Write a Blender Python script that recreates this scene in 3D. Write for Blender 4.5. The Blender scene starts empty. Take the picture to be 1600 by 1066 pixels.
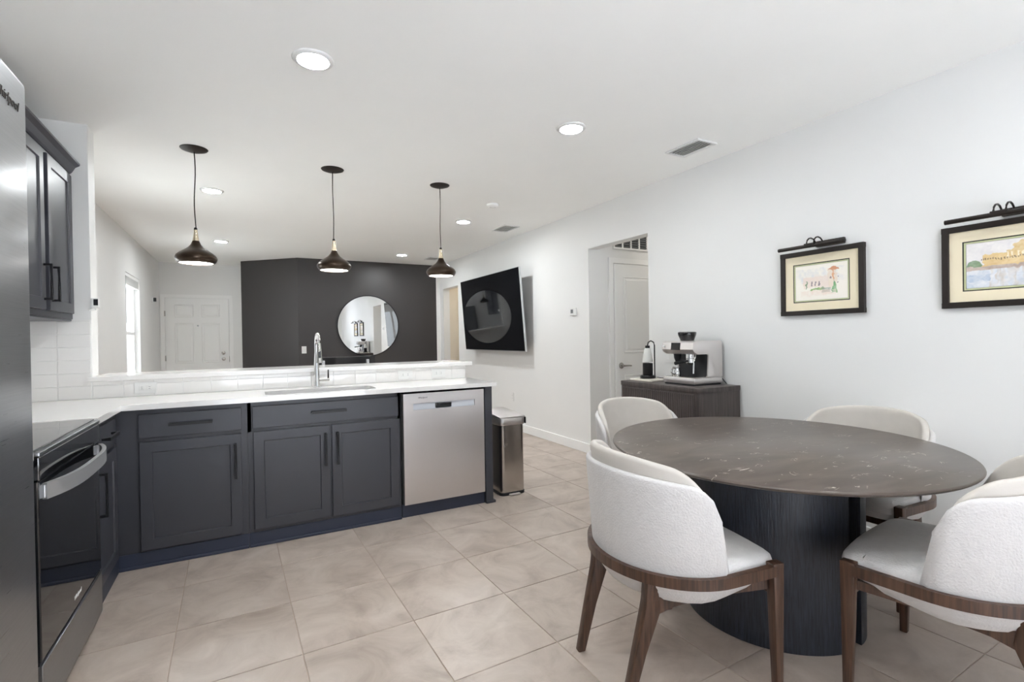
import bpy, bmesh, math, random
from mathutils import Vector, Matrix
random.seed(7)
PI = math.pi
scene = bpy.context.scene
COL = scene.collection

# ------------------------------------------------------------------ camera
YAW, PITCH, ROLL, FPX, HCAM = math.radians(28.331), math.radians(-0.4365), math.radians(-0.9045), 778.86, 1.2538
f = Vector((math.sin(YAW)*math.cos(PITCH), math.cos(YAW)*math.cos(PITCH), math.sin(PITCH)))
r = Vector((math.cos(YAW), -math.sin(YAW), 0)); u = r.cross(f)
cr, sr = math.cos(ROLL), math.sin(ROLL)
r2 = r*cr + u*sr; u2 = -r*sr + u*cr
cam_data = bpy.data.cameras.new('camera'); cam = bpy.data.objects.new('camera', cam_data); COL.objects.link(cam)
M = Matrix.Identity(4)
for i in range(3):
    M[i][0] = r2[i]; M[i][1] = u2[i]; M[i][2] = -f[i]
M[2][3] = HCAM
cam.matrix_world = M
cam_data.sensor_fit = 'HORIZONTAL'; cam_data.sensor_width = 36.0
cam_data.lens = 36.0*FPX/1600.0
cam_data.clip_start = 0.05; cam_data.clip_end = 200
scene.camera = cam

# ------------------------------------------------------------------ world and exposure
SKY = 2.0
CAN = 290.0
world = bpy.data.worlds.new('sky'); scene.world = world; world.use_nodes = True
bg = world.node_tree.nodes['Background']
bg.inputs[0].default_value = (0.88, 0.94, 1.0, 1); bg.inputs[1].default_value = SKY
sun_d = bpy.data.lights.new('sun', 'SUN'); sun_d.energy = 74.0; sun_d.angle = math.radians(1.5); sun_d.color = (.90, .97, 1.10)
sun = bpy.data.objects.new('sun', sun_d); COL.objects.link(sun)
sun.rotation_euler = Vector((.10, .34, -1.0)).to_track_quat('-Z', 'Y').to_euler()     # high sun through the sliding door behind the camera
vs = scene.view_settings
vs.view_transform = 'Standard'; vs.look = 'None'; vs.gamma = 1.0; vs.use_curve_mapping = False
vs.exposure = 0.0
cy = scene.cycles
cy.use_denoising = True
cy.max_bounces = 12; cy.diffuse_bounces = 8; cy.glossy_bounces = 6; cy.transmission_bounces = 6; cy.transparent_max_bounces = 8
cy.sample_clamp_indirect = 40.0
cy.caustics_reflective = False; cy.caustics_refractive = False
cy.use_light_tree = True

# ------------------------------------------------------------------ materials
def lin(v):
    v /= 255.0
    return v/12.92 if v <= 0.04045 else ((v+0.055)/1.055)**2.4
def S(r, g, b): return (lin(r), lin(g), lin(b), 1)
MATS = {}
def base_mat(name):
    m = bpy.data.materials.new(name); m.use_nodes = True
    nt = m.node_tree; b = nt.nodes['Principled BSDF']
    MATS[name] = m
    return m, nt, b
def N(nt, t, **kw):
    n = nt.nodes.new(t)
    for k, v in kw.items():
        if k in n.inputs: n.inputs[k].default_value = v
        else: setattr(n, k, v)
    return n
def pmat(name, col, rough=0.5, metal=0.0, var=0.0, scale=6.0, bump=0.0, bscale=60.0, stretch=(1, 1, 1), coat=0.0, spec=None, emit=None, estr=0.0, sheen=0.0, dist=0.01):
    m, nt, b = base_mat(name)
    b.inputs['Roughness'].default_value = rough; b.inputs['Metallic'].default_value = metal
    if coat: b.inputs['Coat Weight'].default_value = coat; b.inputs['Coat Roughness'].default_value = 0.05
    if spec is not None: b.inputs['Specular IOR Level'].default_value = spec
    if sheen: b.inputs['Sheen Weight'].default_value = sheen
    if emit: b.inputs['Emission Color'].default_value = emit; b.inputs['Emission Strength'].default_value = estr
    tc = N(nt, 'ShaderNodeTexCoord'); mp = N(nt, 'ShaderNodeMapping'); mp.inputs['Scale'].default_value = stretch
    nt.links.new(tc.outputs['Object'], mp.inputs['Vector'])
    no = N(nt, 'ShaderNodeTexNoise'); no.inputs['Scale'].default_value = scale; no.inputs['Detail'].default_value = 5
    nt.links.new(mp.outputs[0], no.inputs['Vector'])
    ra = N(nt, 'ShaderNodeValToRGB')
    v = max(var, 0.004)
    ra.color_ramp.elements[0].position = 0.3; ra.color_ramp.elements[1].position = 0.7
    ra.color_ramp.elements[0].color = tuple(max(0, c*(1-v)) for c in col[:3])+(1,)
    ra.color_ramp.elements[1].color = tuple(min(1, c*(1+v)) for c in col[:3])+(1,)
    nt.links.new(no.outputs['Fac'], ra.inputs[0]); nt.links.new(ra.outputs[0], b.inputs['Base Color'])
    if bump:
        n2 = N(nt, 'ShaderNodeTexNoise'); n2.inputs['Scale'].default_value = bscale; n2.inputs['Detail'].default_value = 3
        nt.links.new(mp.outputs[0], n2.inputs['Vector'])
        bp = N(nt, 'ShaderNodeBump'); bp.inputs['Strength'].default_value = bump; bp.inputs['Distance'].default_value = dist
        nt.links.new(n2.outputs['Fac'], bp.inputs['Height']); nt.links.new(bp.outputs[0], b.inputs['Normal'])
    return m
def wood(name, c1, c2, axis, rough=0.4, scale=18.0, bump=0.15):
    m, nt, b = base_mat(name)
    st = [scale, scale, scale]; st[axis] = scale*0.06
    tc = N(nt, 'ShaderNodeTexCoord'); mp = N(nt, 'ShaderNodeMapping'); mp.inputs['Scale'].default_value = st
    nt.links.new(tc.outputs['Object'], mp.inputs['Vector'])
    no = N(nt, 'ShaderNodeTexNoise'); no.inputs['Scale'].default_value = 3.0; no.inputs['Detail'].default_value = 8; no.inputs['Distortion'].default_value = 0.6
    nt.links.new(mp.outputs[0], no.inputs['Vector'])
    ra = N(nt, 'ShaderNodeValToRGB'); ra.color_ramp.elements[0].position = 0.34; ra.color_ramp.elements[1].position = 0.68
    ra.color_ramp.elements[0].color = c1; ra.color_ramp.elements[1].color = c2
    nt.links.new(no.outputs['Fac'], ra.inputs[0]); nt.links.new(ra.outputs[0], b.inputs['Base Color'])
    bp = N(nt, 'ShaderNodeBump'); bp.inputs['Strength'].default_value = bump; bp.inputs['Distance'].default_value = 0.004
    nt.links.new(no.outputs['Fac'], bp.inputs['Height']); nt.links.new(bp.outputs[0], b.inputs['Normal'])
    b.inputs['Roughness'].default_value = rough
    return m
def glass_mat(name, tint=(1, 1, 1, 1), fac=0.06):
    m = bpy.data.materials.new(name); m.use_nodes = True; nt = m.node_tree
    nt.nodes.remove(nt.nodes['Principled BSDF']); out = nt.nodes['Material Output']
    t = N(nt, 'ShaderNodeBsdfTransparent'); t.inputs[0].default_value = tint
    g = N(nt, 'ShaderNodeBsdfGlossy'); g.inputs['Roughness'].default_value = 0.02
    mx = N(nt, 'ShaderNodeMixShader')
    lw = N(nt, 'ShaderNodeLayerWeight'); lw.inputs['Blend'].default_value = 0.15
    mul = N(nt, 'ShaderNodeMath', operation='MULTIPLY_ADD'); mul.inputs[1].default_value = 0.5; mul.inputs[2].default_value = fac
    nt.links.new(lw.outputs['Fresnel'], mul.inputs[0]); nt.links.new(mul.outputs[0], mx.inputs[0])
    nt.links.new(t.outputs[0], mx.inputs[1]); nt.links.new(g.outputs[0], mx.inputs[2]); nt.links.new(mx.outputs[0], out.inputs[0])
    MATS[name] = m; return m

pmat('wall_white', (.79, .79, .78), .55, var=.01, scale=2, bump=.06, bscale=180, dist=.002)
pmat('ceiling_white', (.95, .95, .93), .7, var=.01, scale=2, bump=.08, bscale=120, dist=.002)
pmat('trim_white', (.86, .86, .85), .35)
pmat('door_white', (.85, .85, .84), .4)
pmat('charcoal_paint', S(60, 57, 57), .42, var=.02, scale=2, bump=.08, bscale=160, dist=.002)
pmat('slate_paint', S(64, 65, 72), .36, var=.03, scale=3, stretch=(1, 1, 1))
pmat('slate_toe', S(50, 56, 74), .45, var=.03)
pmat('black_metal', S(28, 28, 31), .38, metal=.3)
pmat('bronze_black', S(40, 34, 31), .42, metal=.35, var=.1)
pmat('pendant_bronze', S(62, 50, 40), .28, metal=.75, var=.06)
pmat('brass', S(214, 200, 176), .25, metal=.9)
pmat('chrome', S(225, 225, 225), .1, metal=1)
pmat('nickel', S(190, 188, 184), .2, metal=1)
pmat('pocket_pale', S(208, 212, 220), .4)
pmat('white_plastic', (.78, .78, .77), .35)
pmat('grey_plastic', S(120, 122, 124), .4)
pmat('vent_grey', S(168, 168, 164), .6)
pmat('dark_plastic', S(30, 31, 34), .35)
pmat('black_glass', (.006, .0065, .008, 1), .04, coat=.3)
pmat('tv_black', (.004, .0045, .006, 1), .03)
pmat('silver', S(205, 206, 208), .3, metal=.7)
pmat('mirror_glass', (.93, .94, .94, 1), .005, metal=1)
pmat('leather_black', S(34, 33, 35), .32, var=.15, scale=14, bump=.25, bscale=90, dist=.004)
pmat('fabric_cream', S(212, 209, 208), .85, var=.03, scale=40, bump=.55, bscale=150, sheen=.25, dist=.004)
pmat('fabric_smooth', S(203, 197, 190), .8, var=.02, scale=20, bump=.15, bscale=220, dist=.002)
pmat('curtain_blue', S(62, 84, 116), .85, var=.08, scale=8)
pmat('leaf_green', S(58, 92, 50), .5, var=.3, scale=10)
pmat('terracotta', S(150, 140, 128), .7, var=.1)
pmat('mat_board', S(236, 224, 196), .8, var=.02, bump=.05)
pmat('green_fillet', S(196, 200, 158), .6)
pmat('black_fillet', S(38, 40, 34), .5)
pmat('gasket_black', S(18, 18, 20), .6)
pmat('warm_lit_beige', S(226, 217, 201), .6, var=.02)  # warm lamplight on the passage walls put into their colour
pmat('concrete', S(184, 184, 182), .8, var=.1)
pmat('dry_lawn', S(152, 152, 144), .9, var=.2)
pmat('grout', S(176, 160, 146), .8, var=.05)
pmat('lamp_lens', (.9, .9, .9), .5, emit=(.94, .985, 1.0, 1), estr=CAN)
pmat('living_lens', (.9, .9, .9), .5, emit=(.95, .985, 1.0, 1), estr=CAN*1.35)
pmat('pendant_lens', (.9, .9, .9), .5, emit=(1.0, .97, .92, 1), estr=22.0)
pmat('bulb_warm', (.9, .9, .9), .5, emit=(1.0, .95, .87, 1), estr=75.0)
pmat('white_ink', (.85, .85, .85), .4)
pmat('sink_steel', S(176, 172, 168), .22, metal=1)
pmat('frosted_glass', S(228, 228, 224), .45); MATS['frosted_glass'].node_tree.nodes['Principled BSDF'].inputs['Alpha'].default_value = .7
glass_mat('window_glass')
wood('walnut', S(58, 40, 32), S(96, 70, 55), 2, .36, 26)
wood('sideboard_oak', S(62, 55, 54), S(86, 77, 74), 2, .4, 22)
wood('ebony_veneer', S(30, 33, 41), S(52, 57, 68), 2, .42, 60, .5)
wood('board_wood', S(214, 206, 194), S(226, 219, 208), 1, .4, 14)

def steel(name, col, rough, axis):
    m, nt, b = base_mat(name)
    b.inputs['Base Color'].default_value = col; b.inputs['Metallic'].default_value = 1; b.inputs['Roughness'].default_value = rough
    st = [1, 1, 1]; st[axis] = 0.02
    tc = N(nt, 'ShaderNodeTexCoord'); mp = N(nt, 'ShaderNodeMapping'); mp.inputs['Scale'].default_value = st
    nt.links.new(tc.outputs['Object'], mp.inputs['Vector'])
    no = N(nt, 'ShaderNodeTexNoise'); no.inputs['Scale'].default_value = 420; no.inputs['Detail'].default_value = 2
    nt.links.new(mp.outputs[0], no.inputs['Vector'])
    n3 = N(nt, 'ShaderNodeTexNoise'); n3.inputs['Scale'].default_value = 1.6; n3.inputs['Detail'].default_value = 1
    nt.links.new(tc.outputs['Object'], n3.inputs['Vector'])
    mr = N(nt, 'ShaderNodeMapRange'); mr.inputs['To Min'].default_value = rough*.8; mr.inputs['To Max'].default_value = rough*1.25
    nt.links.new(no.outputs['Fac'], mr.inputs['Value']); nt.links.new(mr.outputs[0], b.inputs['Roughness'])
    b.inputs['Anisotropic'].default_value = .5
steel('stainless_h', S(224, 219, 217), .42, 0)
steel('stainless_y', S(158, 160, 163), .3, 1)
steel('stainless_v', S(190, 184, 178), .2, 2)

def mat_tile():
    m, nt, b = base_mat('floor_stone')
    oi = N(nt, 'ShaderNodeObjectInfo'); tc = N(nt, 'ShaderNodeTexCoord')
    vm = N(nt, 'ShaderNodeVectorMath', operation='SCALE'); vm.inputs['Scale'].default_value = 37.0
    cx = N(nt, 'ShaderNodeCombineXYZ')
    for k in range(3): nt.links.new(oi.outputs['Random'], cx.inputs[k])
    nt.links.new(cx.outputs[0], vm.inputs[0])
    ad = N(nt, 'ShaderNodeVectorMath', operation='ADD')
    nt.links.new(tc.outputs['Object'], ad.inputs[0]); nt.links.new(vm.outputs[0], ad.inputs[1])
    n1 = N(nt, 'ShaderNodeTexNoise'); n1.inputs['Scale'].default_value = 4.2; n1.inputs['Detail'].default_value = 9; n1.inputs['Roughness'].default_value = .62; n1.inputs['Distortion'].default_value = .7
    nt.links.new(ad.outputs[0], n1.inputs['Vector'])
    ra = N(nt, 'ShaderNodeValToRGB'); e = ra.color_ramp.elements
    e[0].position = .28; e[0].color = S(156, 141, 130); e[1].position = .72; e[1].color = S(198, 185, 175)
    k = e.new(.5); k.color = S(182, 168, 157)
    nt.links.new(n1.outputs['Fac'], ra.inputs[0])
    hs = N(nt, 'ShaderNodeHueSaturation'); mr = N(nt, 'ShaderNodeMapRange'); mr.inputs['To Min'].default_value = .955; mr.inputs['To Max'].default_value = 1.045
    nt.links.new(oi.outputs['Random'], mr.inputs['Value']); nt.links.new(mr.outputs[0], hs.inputs['Value']); nt.links.new(ra.outputs[0], hs.inputs['Color'])
    nt.links.new(hs.outputs[0], b.inputs['Base Color'])
    b.inputs['Roughness'].default_value = .36
    bp = N(nt, 'ShaderNodeBump'); bp.inputs['Strength'].default_value = .06; bp.inputs['Distance'].default_value = .004
    nt.links.new(n1.outputs['Fac'], bp.inputs['Height']); nt.links.new(bp.outputs[0], b.inputs['Normal'])
mat_tile()
def mat_quartz(name, rough):
    m, nt, b = base_mat(name)
    tc = N(nt, 'ShaderNodeTexCoord')
    n1 = N(nt, 'ShaderNodeTexNoise'); n1.inputs['Scale'].default_value = .8; n1.inputs['Detail'].default_value = 4; n1.inputs['Distortion'].default_value = .8
    geo = N(nt, 'ShaderNodeNewGeometry')
    nt.links.new(geo.outputs['Position'], n1.inputs['Vector'])
    ra = N(nt, 'ShaderNodeValToRGB'); e = ra.color_ramp.elements
    e[0].position = .494; e[0].color = (.83, .815, .80, 1); e[1].position = .506; e[1].color = (.83, .815, .80, 1)
    k = e.new(.5); k.color = (.80, .785, .77, 1)
    nt.links.new(n1.outputs['Fac'], ra.inputs[0]); nt.links.new(ra.outputs[0], b.inputs['Base Color'])
    b.inputs['Roughness'].default_value = rough
mat_quartz('quartz', .1); mat_quartz('glazed_tile', .08)
def mat_marble():
    m, nt, b = base_mat('brown_marble')
    tc = N(nt, 'ShaderNodeTexCoord'); mp = N(nt, 'ShaderNodeMapping'); mp.inputs['Rotation'].default_value = (0, 0, math.radians(62)); mp.inputs['Scale'].default_value = (1, 3.2, 1)
    nt.links.new(tc.outputs['Object'], mp.inputs['Vector'])
    n1 = N(nt, 'ShaderNodeTexNoise'); n1.inputs['Scale'].default_value = 3; n1.inputs['Detail'].default_value = 9; n1.inputs['Distortion'].default_value = .8
    nt.links.new(mp.outputs[0], n1.inputs['Vector'])
    ra = N(nt, 'ShaderNodeValToRGB'); e = ra.color_ramp.elements
    e[0].position = .32; e[0].color = S(76, 67, 61); e[1].position = .70; e[1].color = S(98, 88, 81)
    nt.links.new(n1.outputs['Fac'], ra.inputs[0])
    # sparse pale flecks: short vein pieces where two masks meet
    mp2 = N(nt, 'ShaderNodeMapping'); mp2.inputs['Rotation'].default_value = (0, 0, math.radians(50)); mp2.inputs['Scale'].default_value = (1, 1.9, 1)
    nt.links.new(tc.outputs['Object'], mp2.inputs['Vector'])
    n2 = N(nt, 'ShaderNodeTexNoise'); n2.inputs['Scale'].default_value = 7; n2.inputs['Detail'].default_value = 3; n2.inputs['Distortion'].default_value = 1.5
    nt.links.new(mp2.outputs[0], n2.inputs['Vector'])
    r2_ = N(nt, 'ShaderNodeValToRGB'); e = r2_.color_ramp.elements
    e[0].position = .487; e[0].color = (0, 0, 0, 1); e[1].position = .513; e[1].color = (0, 0, 0, 1); k = e.new(.5); k.color = (1, 1, 1, 1)
    nt.links.new(n2.outputs['Fac'], r2_.inputs[0])
    n3 = N(nt, 'ShaderNodeTexNoise'); n3.inputs['Scale'].default_value = 15; n3.inputs['Detail'].default_value = 2
    nt.links.new(tc.outputs['Object'], n3.inputs['Vector'])
    r3 = N(nt, 'ShaderNodeValToRGB'); e = r3.color_ramp.elements
    e[0].position = .585; e[0].color = (0, 0, 0, 1); e[1].position = .635; e[1].color = (1, 1, 1, 1)
    nt.links.new(n3.outputs['Fac'], r3.inputs[0])
    mu = N(nt, 'ShaderNodeMath', operation='MULTIPLY'); nt.links.new(r2_.outputs[0], mu.inputs[0]); nt.links.new(r3.outputs[0], mu.inputs[1])
    mx = N(nt, 'ShaderNodeMix', data_type='RGBA'); nt.links.new(mu.outputs[0], mx.inputs[0]); nt.links.new(ra.outputs[0], mx.inputs[6]); mx.inputs[7].default_value = S(206, 196, 184)
    nt.links.new(mx.outputs[2], b.inputs['Base Color']); b.inputs['Roughness'].default_value = .3; b.inputs['Specular IOR Level'].default_value = .4
mat_marble()
def mat_print():
    m, nt, b = base_mat('watercolour_print')
    a = N(nt, 'ShaderNodeVertexColor'); a.layer_name = 'Col'
    nt.links.new(a.outputs[0], b.inputs['Base Color']); b.inputs['Roughness'].default_value = .7
mat_print()
def mt(n): return MATS[n]

# ------------------------------------------------------------------ builders
class MB:
    """collects shapes in world coordinates; build() links them as one mesh object"""
    def __init__(self): self.bm = bmesh.new()
    def _add(self, bm2):
        me = bpy.data.meshes.new('tmp'); bm2.to_mesh(me); bm2.free(); self.bm.from_mesh(me); bpy.data.meshes.remove(me); return self
    def box(self, x0, x1, y0, y1, z0, z1, bev=0.0, seg=2, rot=None):
        b = bmesh.new(); bmesh.ops.create_cube(b, size=1)
        c = Vector(((x0+x1)/2, (y0+y1)/2, (z0+z1)/2)); s = Vector((abs(x1-x0), abs(y1-y0), abs(z1-z0)))
        for v in b.verts: v.co = Vector((v.co.x*s.x, v.co.y*s.y, v.co.z*s.z))
        if bev > 0: bmesh.ops.bevel(b, geom=b.edges[:], offset=min(bev, min(s)*.49), segments=seg, profile=.5, affect='EDGES', clamp_overlap=True)
        for v in b.verts: v.co = (rot @ v.co if rot else v.co) + c
        return self._add(b)
    def prism(self, pts, axis, a, b_, bev=0.0, seg=2, bev_ends=True):
        """polygon pts (2D) extruded along axis 0/1/2 from a to b_; the 2D axes are the other two in order"""
        b = bmesh.new()
        def P(p, w):
            q = [0, 0, 0]; o = [i for i in range(3) if i != axis]; q[o[0]], q[o[1]] = p; q[axis] = w; return q
        A = [b.verts.new(P(p, a)) for p in pts]; B = [b.verts.new(P(p, b_)) for p in pts]; n = len(pts)
        b.faces.new(A); b.faces.new(B[::-1])
        for i in range(n): b.faces.new((A[i], B[i], B[(i+1) % n], A[(i+1) % n]))
        bmesh.ops.recalc_face_normals(b, faces=b.faces[:])
        if bev > 0:
            ed = [e for e in b.edges if (e.verts[0] in A) == (e.verts[1] in A)] if bev_ends else b.edges[:]
            bmesh.ops.bevel(b, geom=ed, offset=bev, segments=seg, profile=.5, affect='EDGES', clamp_overlap=True)
        return self._add(b)
    def lathe(self, prof, c=(0, 0, 0), n=32, axis=2, close=False):
        """profile [(radius, height)] turned about an axis through c"""
        b = bmesh.new(); rings = []
        def P(rad, h, t):
            q = [rad*math.cos(t), rad*math.sin(t), h]
            if axis == 0: q = [q[2], q[0], q[1]]
            elif axis == 1: q = [q[0], q[2], q[1]]
            return Vector(q)+Vector(c)
        for (rad, h) in prof:
            if rad < 1e-6: rings.append([b.verts.new(P(0, h, 0))])
            else: rings.append([b.verts.new(P(rad, h, 2*PI*k/n)) for k in range(n)])
        pairs = list(zip(rings, rings[1:]))+([(rings[-1], rings[0])] if close else [])
        for A, B in pairs:
            for k in range(n):
                k2 = (k+1) % n
                if len(A) == 1 and len(B) == 1: continue
                if len(A) == 1: b.faces.new((A[0], B[k], B[k2]))
                elif len(B) == 1: b.faces.new((A[k], A[k2], B[0]))
                else: b.faces.new((A[k], A[k2], B[k2], B[k]))
        bmesh.ops.recalc_face_normals(b, faces=b.faces[:])
        return self._add(b)
    def tube(self, pts, rad, n=10, sq=None, closed=False):
        """sweep a circle (rad a number or list) or a rectangle sq=(w, h) along pts; h follows z where it can"""
        b = bmesh.new(); pts = [Vector(p) for p in pts]; m = len(pts); rings = []
        for i, p in enumerate(pts):
            a = pts[(i-1) % m] if (closed or i > 0) else p; c = pts[(i+1) % m] if (closed or i < m-1) else p
            t1 = (p-a).normalized() if (p-a).length > 0 else None; t2 = (c-p).normalized() if (c-p).length > 0 else None
            t = ((t1 or t2)+(t2 or t1)).normalized()
            up = Vector((0, 0, 1)) if abs(t.z) < .95 else Vector((0, 1, 0))
            s = t.cross(up).normalized(); w = s.cross(t).normalized()
            k = 1.0
            if t1 and t2: k = 1/max(.5, math.cos(t1.angle(t2)/2))
            if sq: 
                q = sq[i] if isinstance(sq, list) else sq
                offs = [(-q[0]/2, -q[1]/2), (q[0]/2, -q[1]/2), (q[0]/2, q[1]/2), (-q[0]/2, q[1]/2)]
            else:
                R_ = rad[i] if isinstance(rad, (list, tuple)) else rad
                offs = [(R_*math.cos(2*PI*j/n), R_*math.sin(2*PI*j/n)) for j in range(n)]
            rings.append([b.verts.new(p+s*o[0]*(k if sq else 1)+w*o[1]*(k if sq else 1)) for o in offs])
        nn = len(rings[0])
        for A, B in list(zip(rings, rings[1:]))+([(rings[-1], rings[0])] if closed else []):
            for j in range(nn): b.faces.new((A[j], A[(j+1) % nn], B[(j+1) % nn], B[j]))
        if not closed: b.faces.new(rings[0][::-1]); b.faces.new(rings[-1])
        bmesh.ops.recalc_face_normals(b, faces=b.faces[:])
        return self._add(b)
    def raw(self, verts, faces):
        b = bmesh.new(); V = [b.verts.new(v) for v in verts]
        for fc in faces: b.faces.new([V[i] for i in fc])
        bmesh.ops.recalc_face_normals(b, faces=b.faces[:])
        return self._add(b)
    def build(self, name, mat, parent=None, smooth=None, label=None, cat=None, group=None, kind=None, local=False):
        me = bpy.data.meshes.new(name)
        org = Vector((0, 0, 0))
        if parent is not None:
            q = parent
            while q.parent is not None: q = q.parent
            if not local: org = q.location.copy()
        elif not local:
            vs_ = [v.co for v in self.bm.verts]
            org = Vector(((min(v.x for v in vs_)+max(v.x for v in vs_))/2, (min(v.y for v in vs_)+max(v.y for v in vs_))/2, min(v.z for v in vs_)))
        for v in self.bm.verts: v.co -= org
        self.bm.to_mesh(me); self.bm.free()
        if smooth is not None:
            me.shade_smooth() if hasattr(me, 'shade_smooth') else None
            if smooth < 179: me.set_sharp_from_angle(angle=math.radians(smooth))
        me.materials.append(mt(mat) if isinstance(mat, str) else mat)
        o = bpy.data.objects.new(name, me); COL.objects.link(o)
        if parent is not None: o.parent = parent
        else: o.location = org
        tag(o, label, cat, group, kind)
        return o
def tag(o, label=None, cat=None, group=None, kind=None):
    if label: o['label'] = label
    if cat: o['category'] = cat
    if group: o['group'] = group
    if kind: o['kind'] = kind
    return o
def thing(name, label, cat, loc=(0, 0, 0), rz=0.0, group=None):
    o = bpy.data.objects.new(name, None); COL.objects.link(o); o.empty_display_size = .1
    o.location = loc; o.rotation_euler = (0, 0, rz)
    return tag(o, label, cat, group)
def copy_tree(o, parent=None):
    c = o.copy(); COL.objects.link(c)
    if parent is not None: c.parent = parent
    for ch in list(o.children): copy_tree(ch, c)
    return c
def cells(mb, us, vs_, skip, axis, a, b_):
    """wall slab: grid of cells in the two axes other than axis, without the skipped ones"""
    bm = bmesh.new(); V = {}
    def P(i, j, w):
        k = (i, j, w)
        if k not in V:
            q = [0, 0, 0]; o = [x for x in range(3) if x != axis]; q[o[0]], q[o[1]] = us[i], vs_[j]; q[axis] = w; V[k] = bm.verts.new(q)
        return V[k]
    nu, nv = len(us)-1, len(vs_)-1
    has = lambda i, j: 0 <= i < nu and 0 <= j < nv and (i, j) not in skip
    for i in range(nu):
        for j in range(nv):
            if not has(i, j): continue
            for w in (a, b_): bm.faces.new((P(i, j, w), P(i+1, j, w), P(i+1, j+1, w), P(i, j+1, w)))
            for (di, dj, p, q) in ((-1, 0, (i, j), (i, j+1)), (1, 0, (i+1, j), (i+1, j+1)), (0, -1, (i, j), (i+1, j)), (0, 1, (i, j+1), (i+1, j+1))):
                if not has(i+di, j+dj): bm.faces.new((P(*p, a), P(*q, a), P(*q, b_), P(*p, b_)))
    bmesh.ops.recalc_face_normals(bm, faces=bm.faces[:])
    return mb._add(bm)
def rrect(x0, x1, y0, y1, rad, n=5):
    out = []
    for cx, cy_, a0 in ((x1-rad, y0+rad, -90), (x1-rad, y1-rad, 0), (x0+rad, y1-rad, 90), (x0+rad, y0+rad, 180)):
        for k in range(n+1):
            t = math.radians(a0+90*k/n); out.append((cx+rad*math.cos(t), cy_+rad*math.sin(t)))
    return out
def plate_hole(mb, outer, hole, z0, z1, bev=.003):
    b = bmesh.new(); eds = []
    for loop in (outer, hole):
        V = [b.verts.new((p[0], p[1], z1)) for p in loop]
        eds += [b.edges.new((V[i], V[(i+1) % len(V)])) for i in range(len(V))]
    bmesh.ops.triangle_fill(b, use_beauty=True, edges=eds)
    ex = bmesh.ops.extrude_face_region(b, geom=b.faces[:])
    for v in [g for g in ex['geom'] if isinstance(g, bmesh.types.BMVert)]: v.co.z = z0
    bmesh.ops.recalc_face_normals(b, faces=b.faces[:])
    return mb._add(b)
def shaker(mb, w, h, t=.019, rail=.06, rec=.008, place=None):
    """shaker door front: local x across, z up, front face at y=0, back at y=t; place maps local to world"""
    b = bmesh.new()
    def ring(x0, x1, z0, z1, y): return [b.verts.new((x, y, z)) for x, z in ((x0, z0), (x1, z0), (x1, z1), (x0, z1))]
    e = .0025
    R0 = ring(0, w, 0, h, t); R1 = ring(0, w, 0, h, e); R2 = ring(e, w-e, e, h-e, 0)
    R3 = ring(rail, w-rail, rail, h-rail, 0); R4 = ring(rail+.004, w-rail-.004, rail+.004, h-rail-.004, rec)
    seq = [R0, R1, R2, R3, R4]
    for A, B in zip(seq, seq[1:]):
        for k in range(4): b.faces.new((A[k], A[(k+1) % 4], B[(k+1) % 4], B[k]))
    b.faces.new(R4); b.faces.new(R0[::-1])
    for v in b.verts: v.co = place(v.co)
    bmesh.ops.recalc_face_normals(b, faces=b.faces[:])
    return mb._add(b)
def text_mesh(name, body, size, mat, parent, M_, shear=0.0, ext=.0008):
    cu = bpy.data.curves.new(name, 'FONT'); cu.body = body; cu.size = size; cu.shear = shear; cu.extrude = ext; cu.resolution_u = 3
    to = bpy.data.objects.new(name, cu); COL.objects.link(to)
    dg = bpy.context.evaluated_depsgraph_get(); me = bpy.data.meshes.new_from_object(to.evaluated_get(dg))
    bpy.data.objects.remove(to); bpy.data.curves.remove(cu)
    me.transform(M_)
    q = parent
    while q.parent is not None: q = q.parent
    me.transform(Matrix.Translation(-q.location))
    me.materials.clear(); me.materials.append(mt(mat))
    o = bpy.data.objects.new(name, me); COL.objects.link(o); o.parent = parent
    return o
def frameM(origin, ex, ey):
    ex, ey = Vector(ex), Vector(ey); ez = ex.cross(ey); m = Matrix.Identity(4)
    for i in range(3): m[i][0], m[i][1], m[i][2], m[i][3] = ex[i], ey[i], ez[i], origin[i]
    return m

# ------------------------------------------------------------------ the setting
XR, XL, ZC = 3.228, -1.22, 2.60
YB, YF = -1.75, 10.10           # wall behind the camera, front-door wall
YD = 8.78                       # charcoal wall
OP0, OP1, OPZ = 3.375, 4.258, 2.175      # hall opening beside the sideboard
FO0, FO1, FOZ = 7.89, 8.60, 2.15         # far opening by the charcoal wall

fl = MB().box(XL-.15, 5.4, YB-.15, YF+.15, -.12, -.003).build('floor', 'grout', kind='structure', label='beige stone-look tile floor')
# tiles, laid a little askew to the walls
TS, TG, TA, TX, TY = .457, .004, math.radians(1.26), .1885, 2.1503
tile_me = None
ct, st_ = math.cos(TA), math.sin(TA)
near, far = [], []
for i in range(-5, 13):
    for j in range(-11, 20):
        lx, ly = (i+.5)*TS, (j+.5)*TS
        x = TX+lx*ct-ly*st_; y = TY+lx*st_+ly*ct
        if not (XL < x < 5.1 and YB < y < YF): continue
        d = math.hypot(x, y)
        if x > -.95 and y > .2 and x < XR+.4 and (y < 3.7 or (x > 1.3 and y < 7.2)): near.append((x, y))
        else: far.append((x, y))
mbt = MB().box(-TS/2+TG/2, TS/2-TG/2, -TS/2+TG/2, TS/2-TG/2, -.012, 0, bev=.0015, seg=1)
t0 = mbt.build('floor_tile', 'floor_stone', parent=fl, local=True)
for k, (x, y) in enumerate(near):
    o = t0 if k == 0 else t0.copy()
    if k: COL.objects.link(o)
    o.parent = fl
    o.location = Vector((x, y, 0))-fl.location; o.rotation_euler = (0, 0, TA)
mb = MB()
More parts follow.
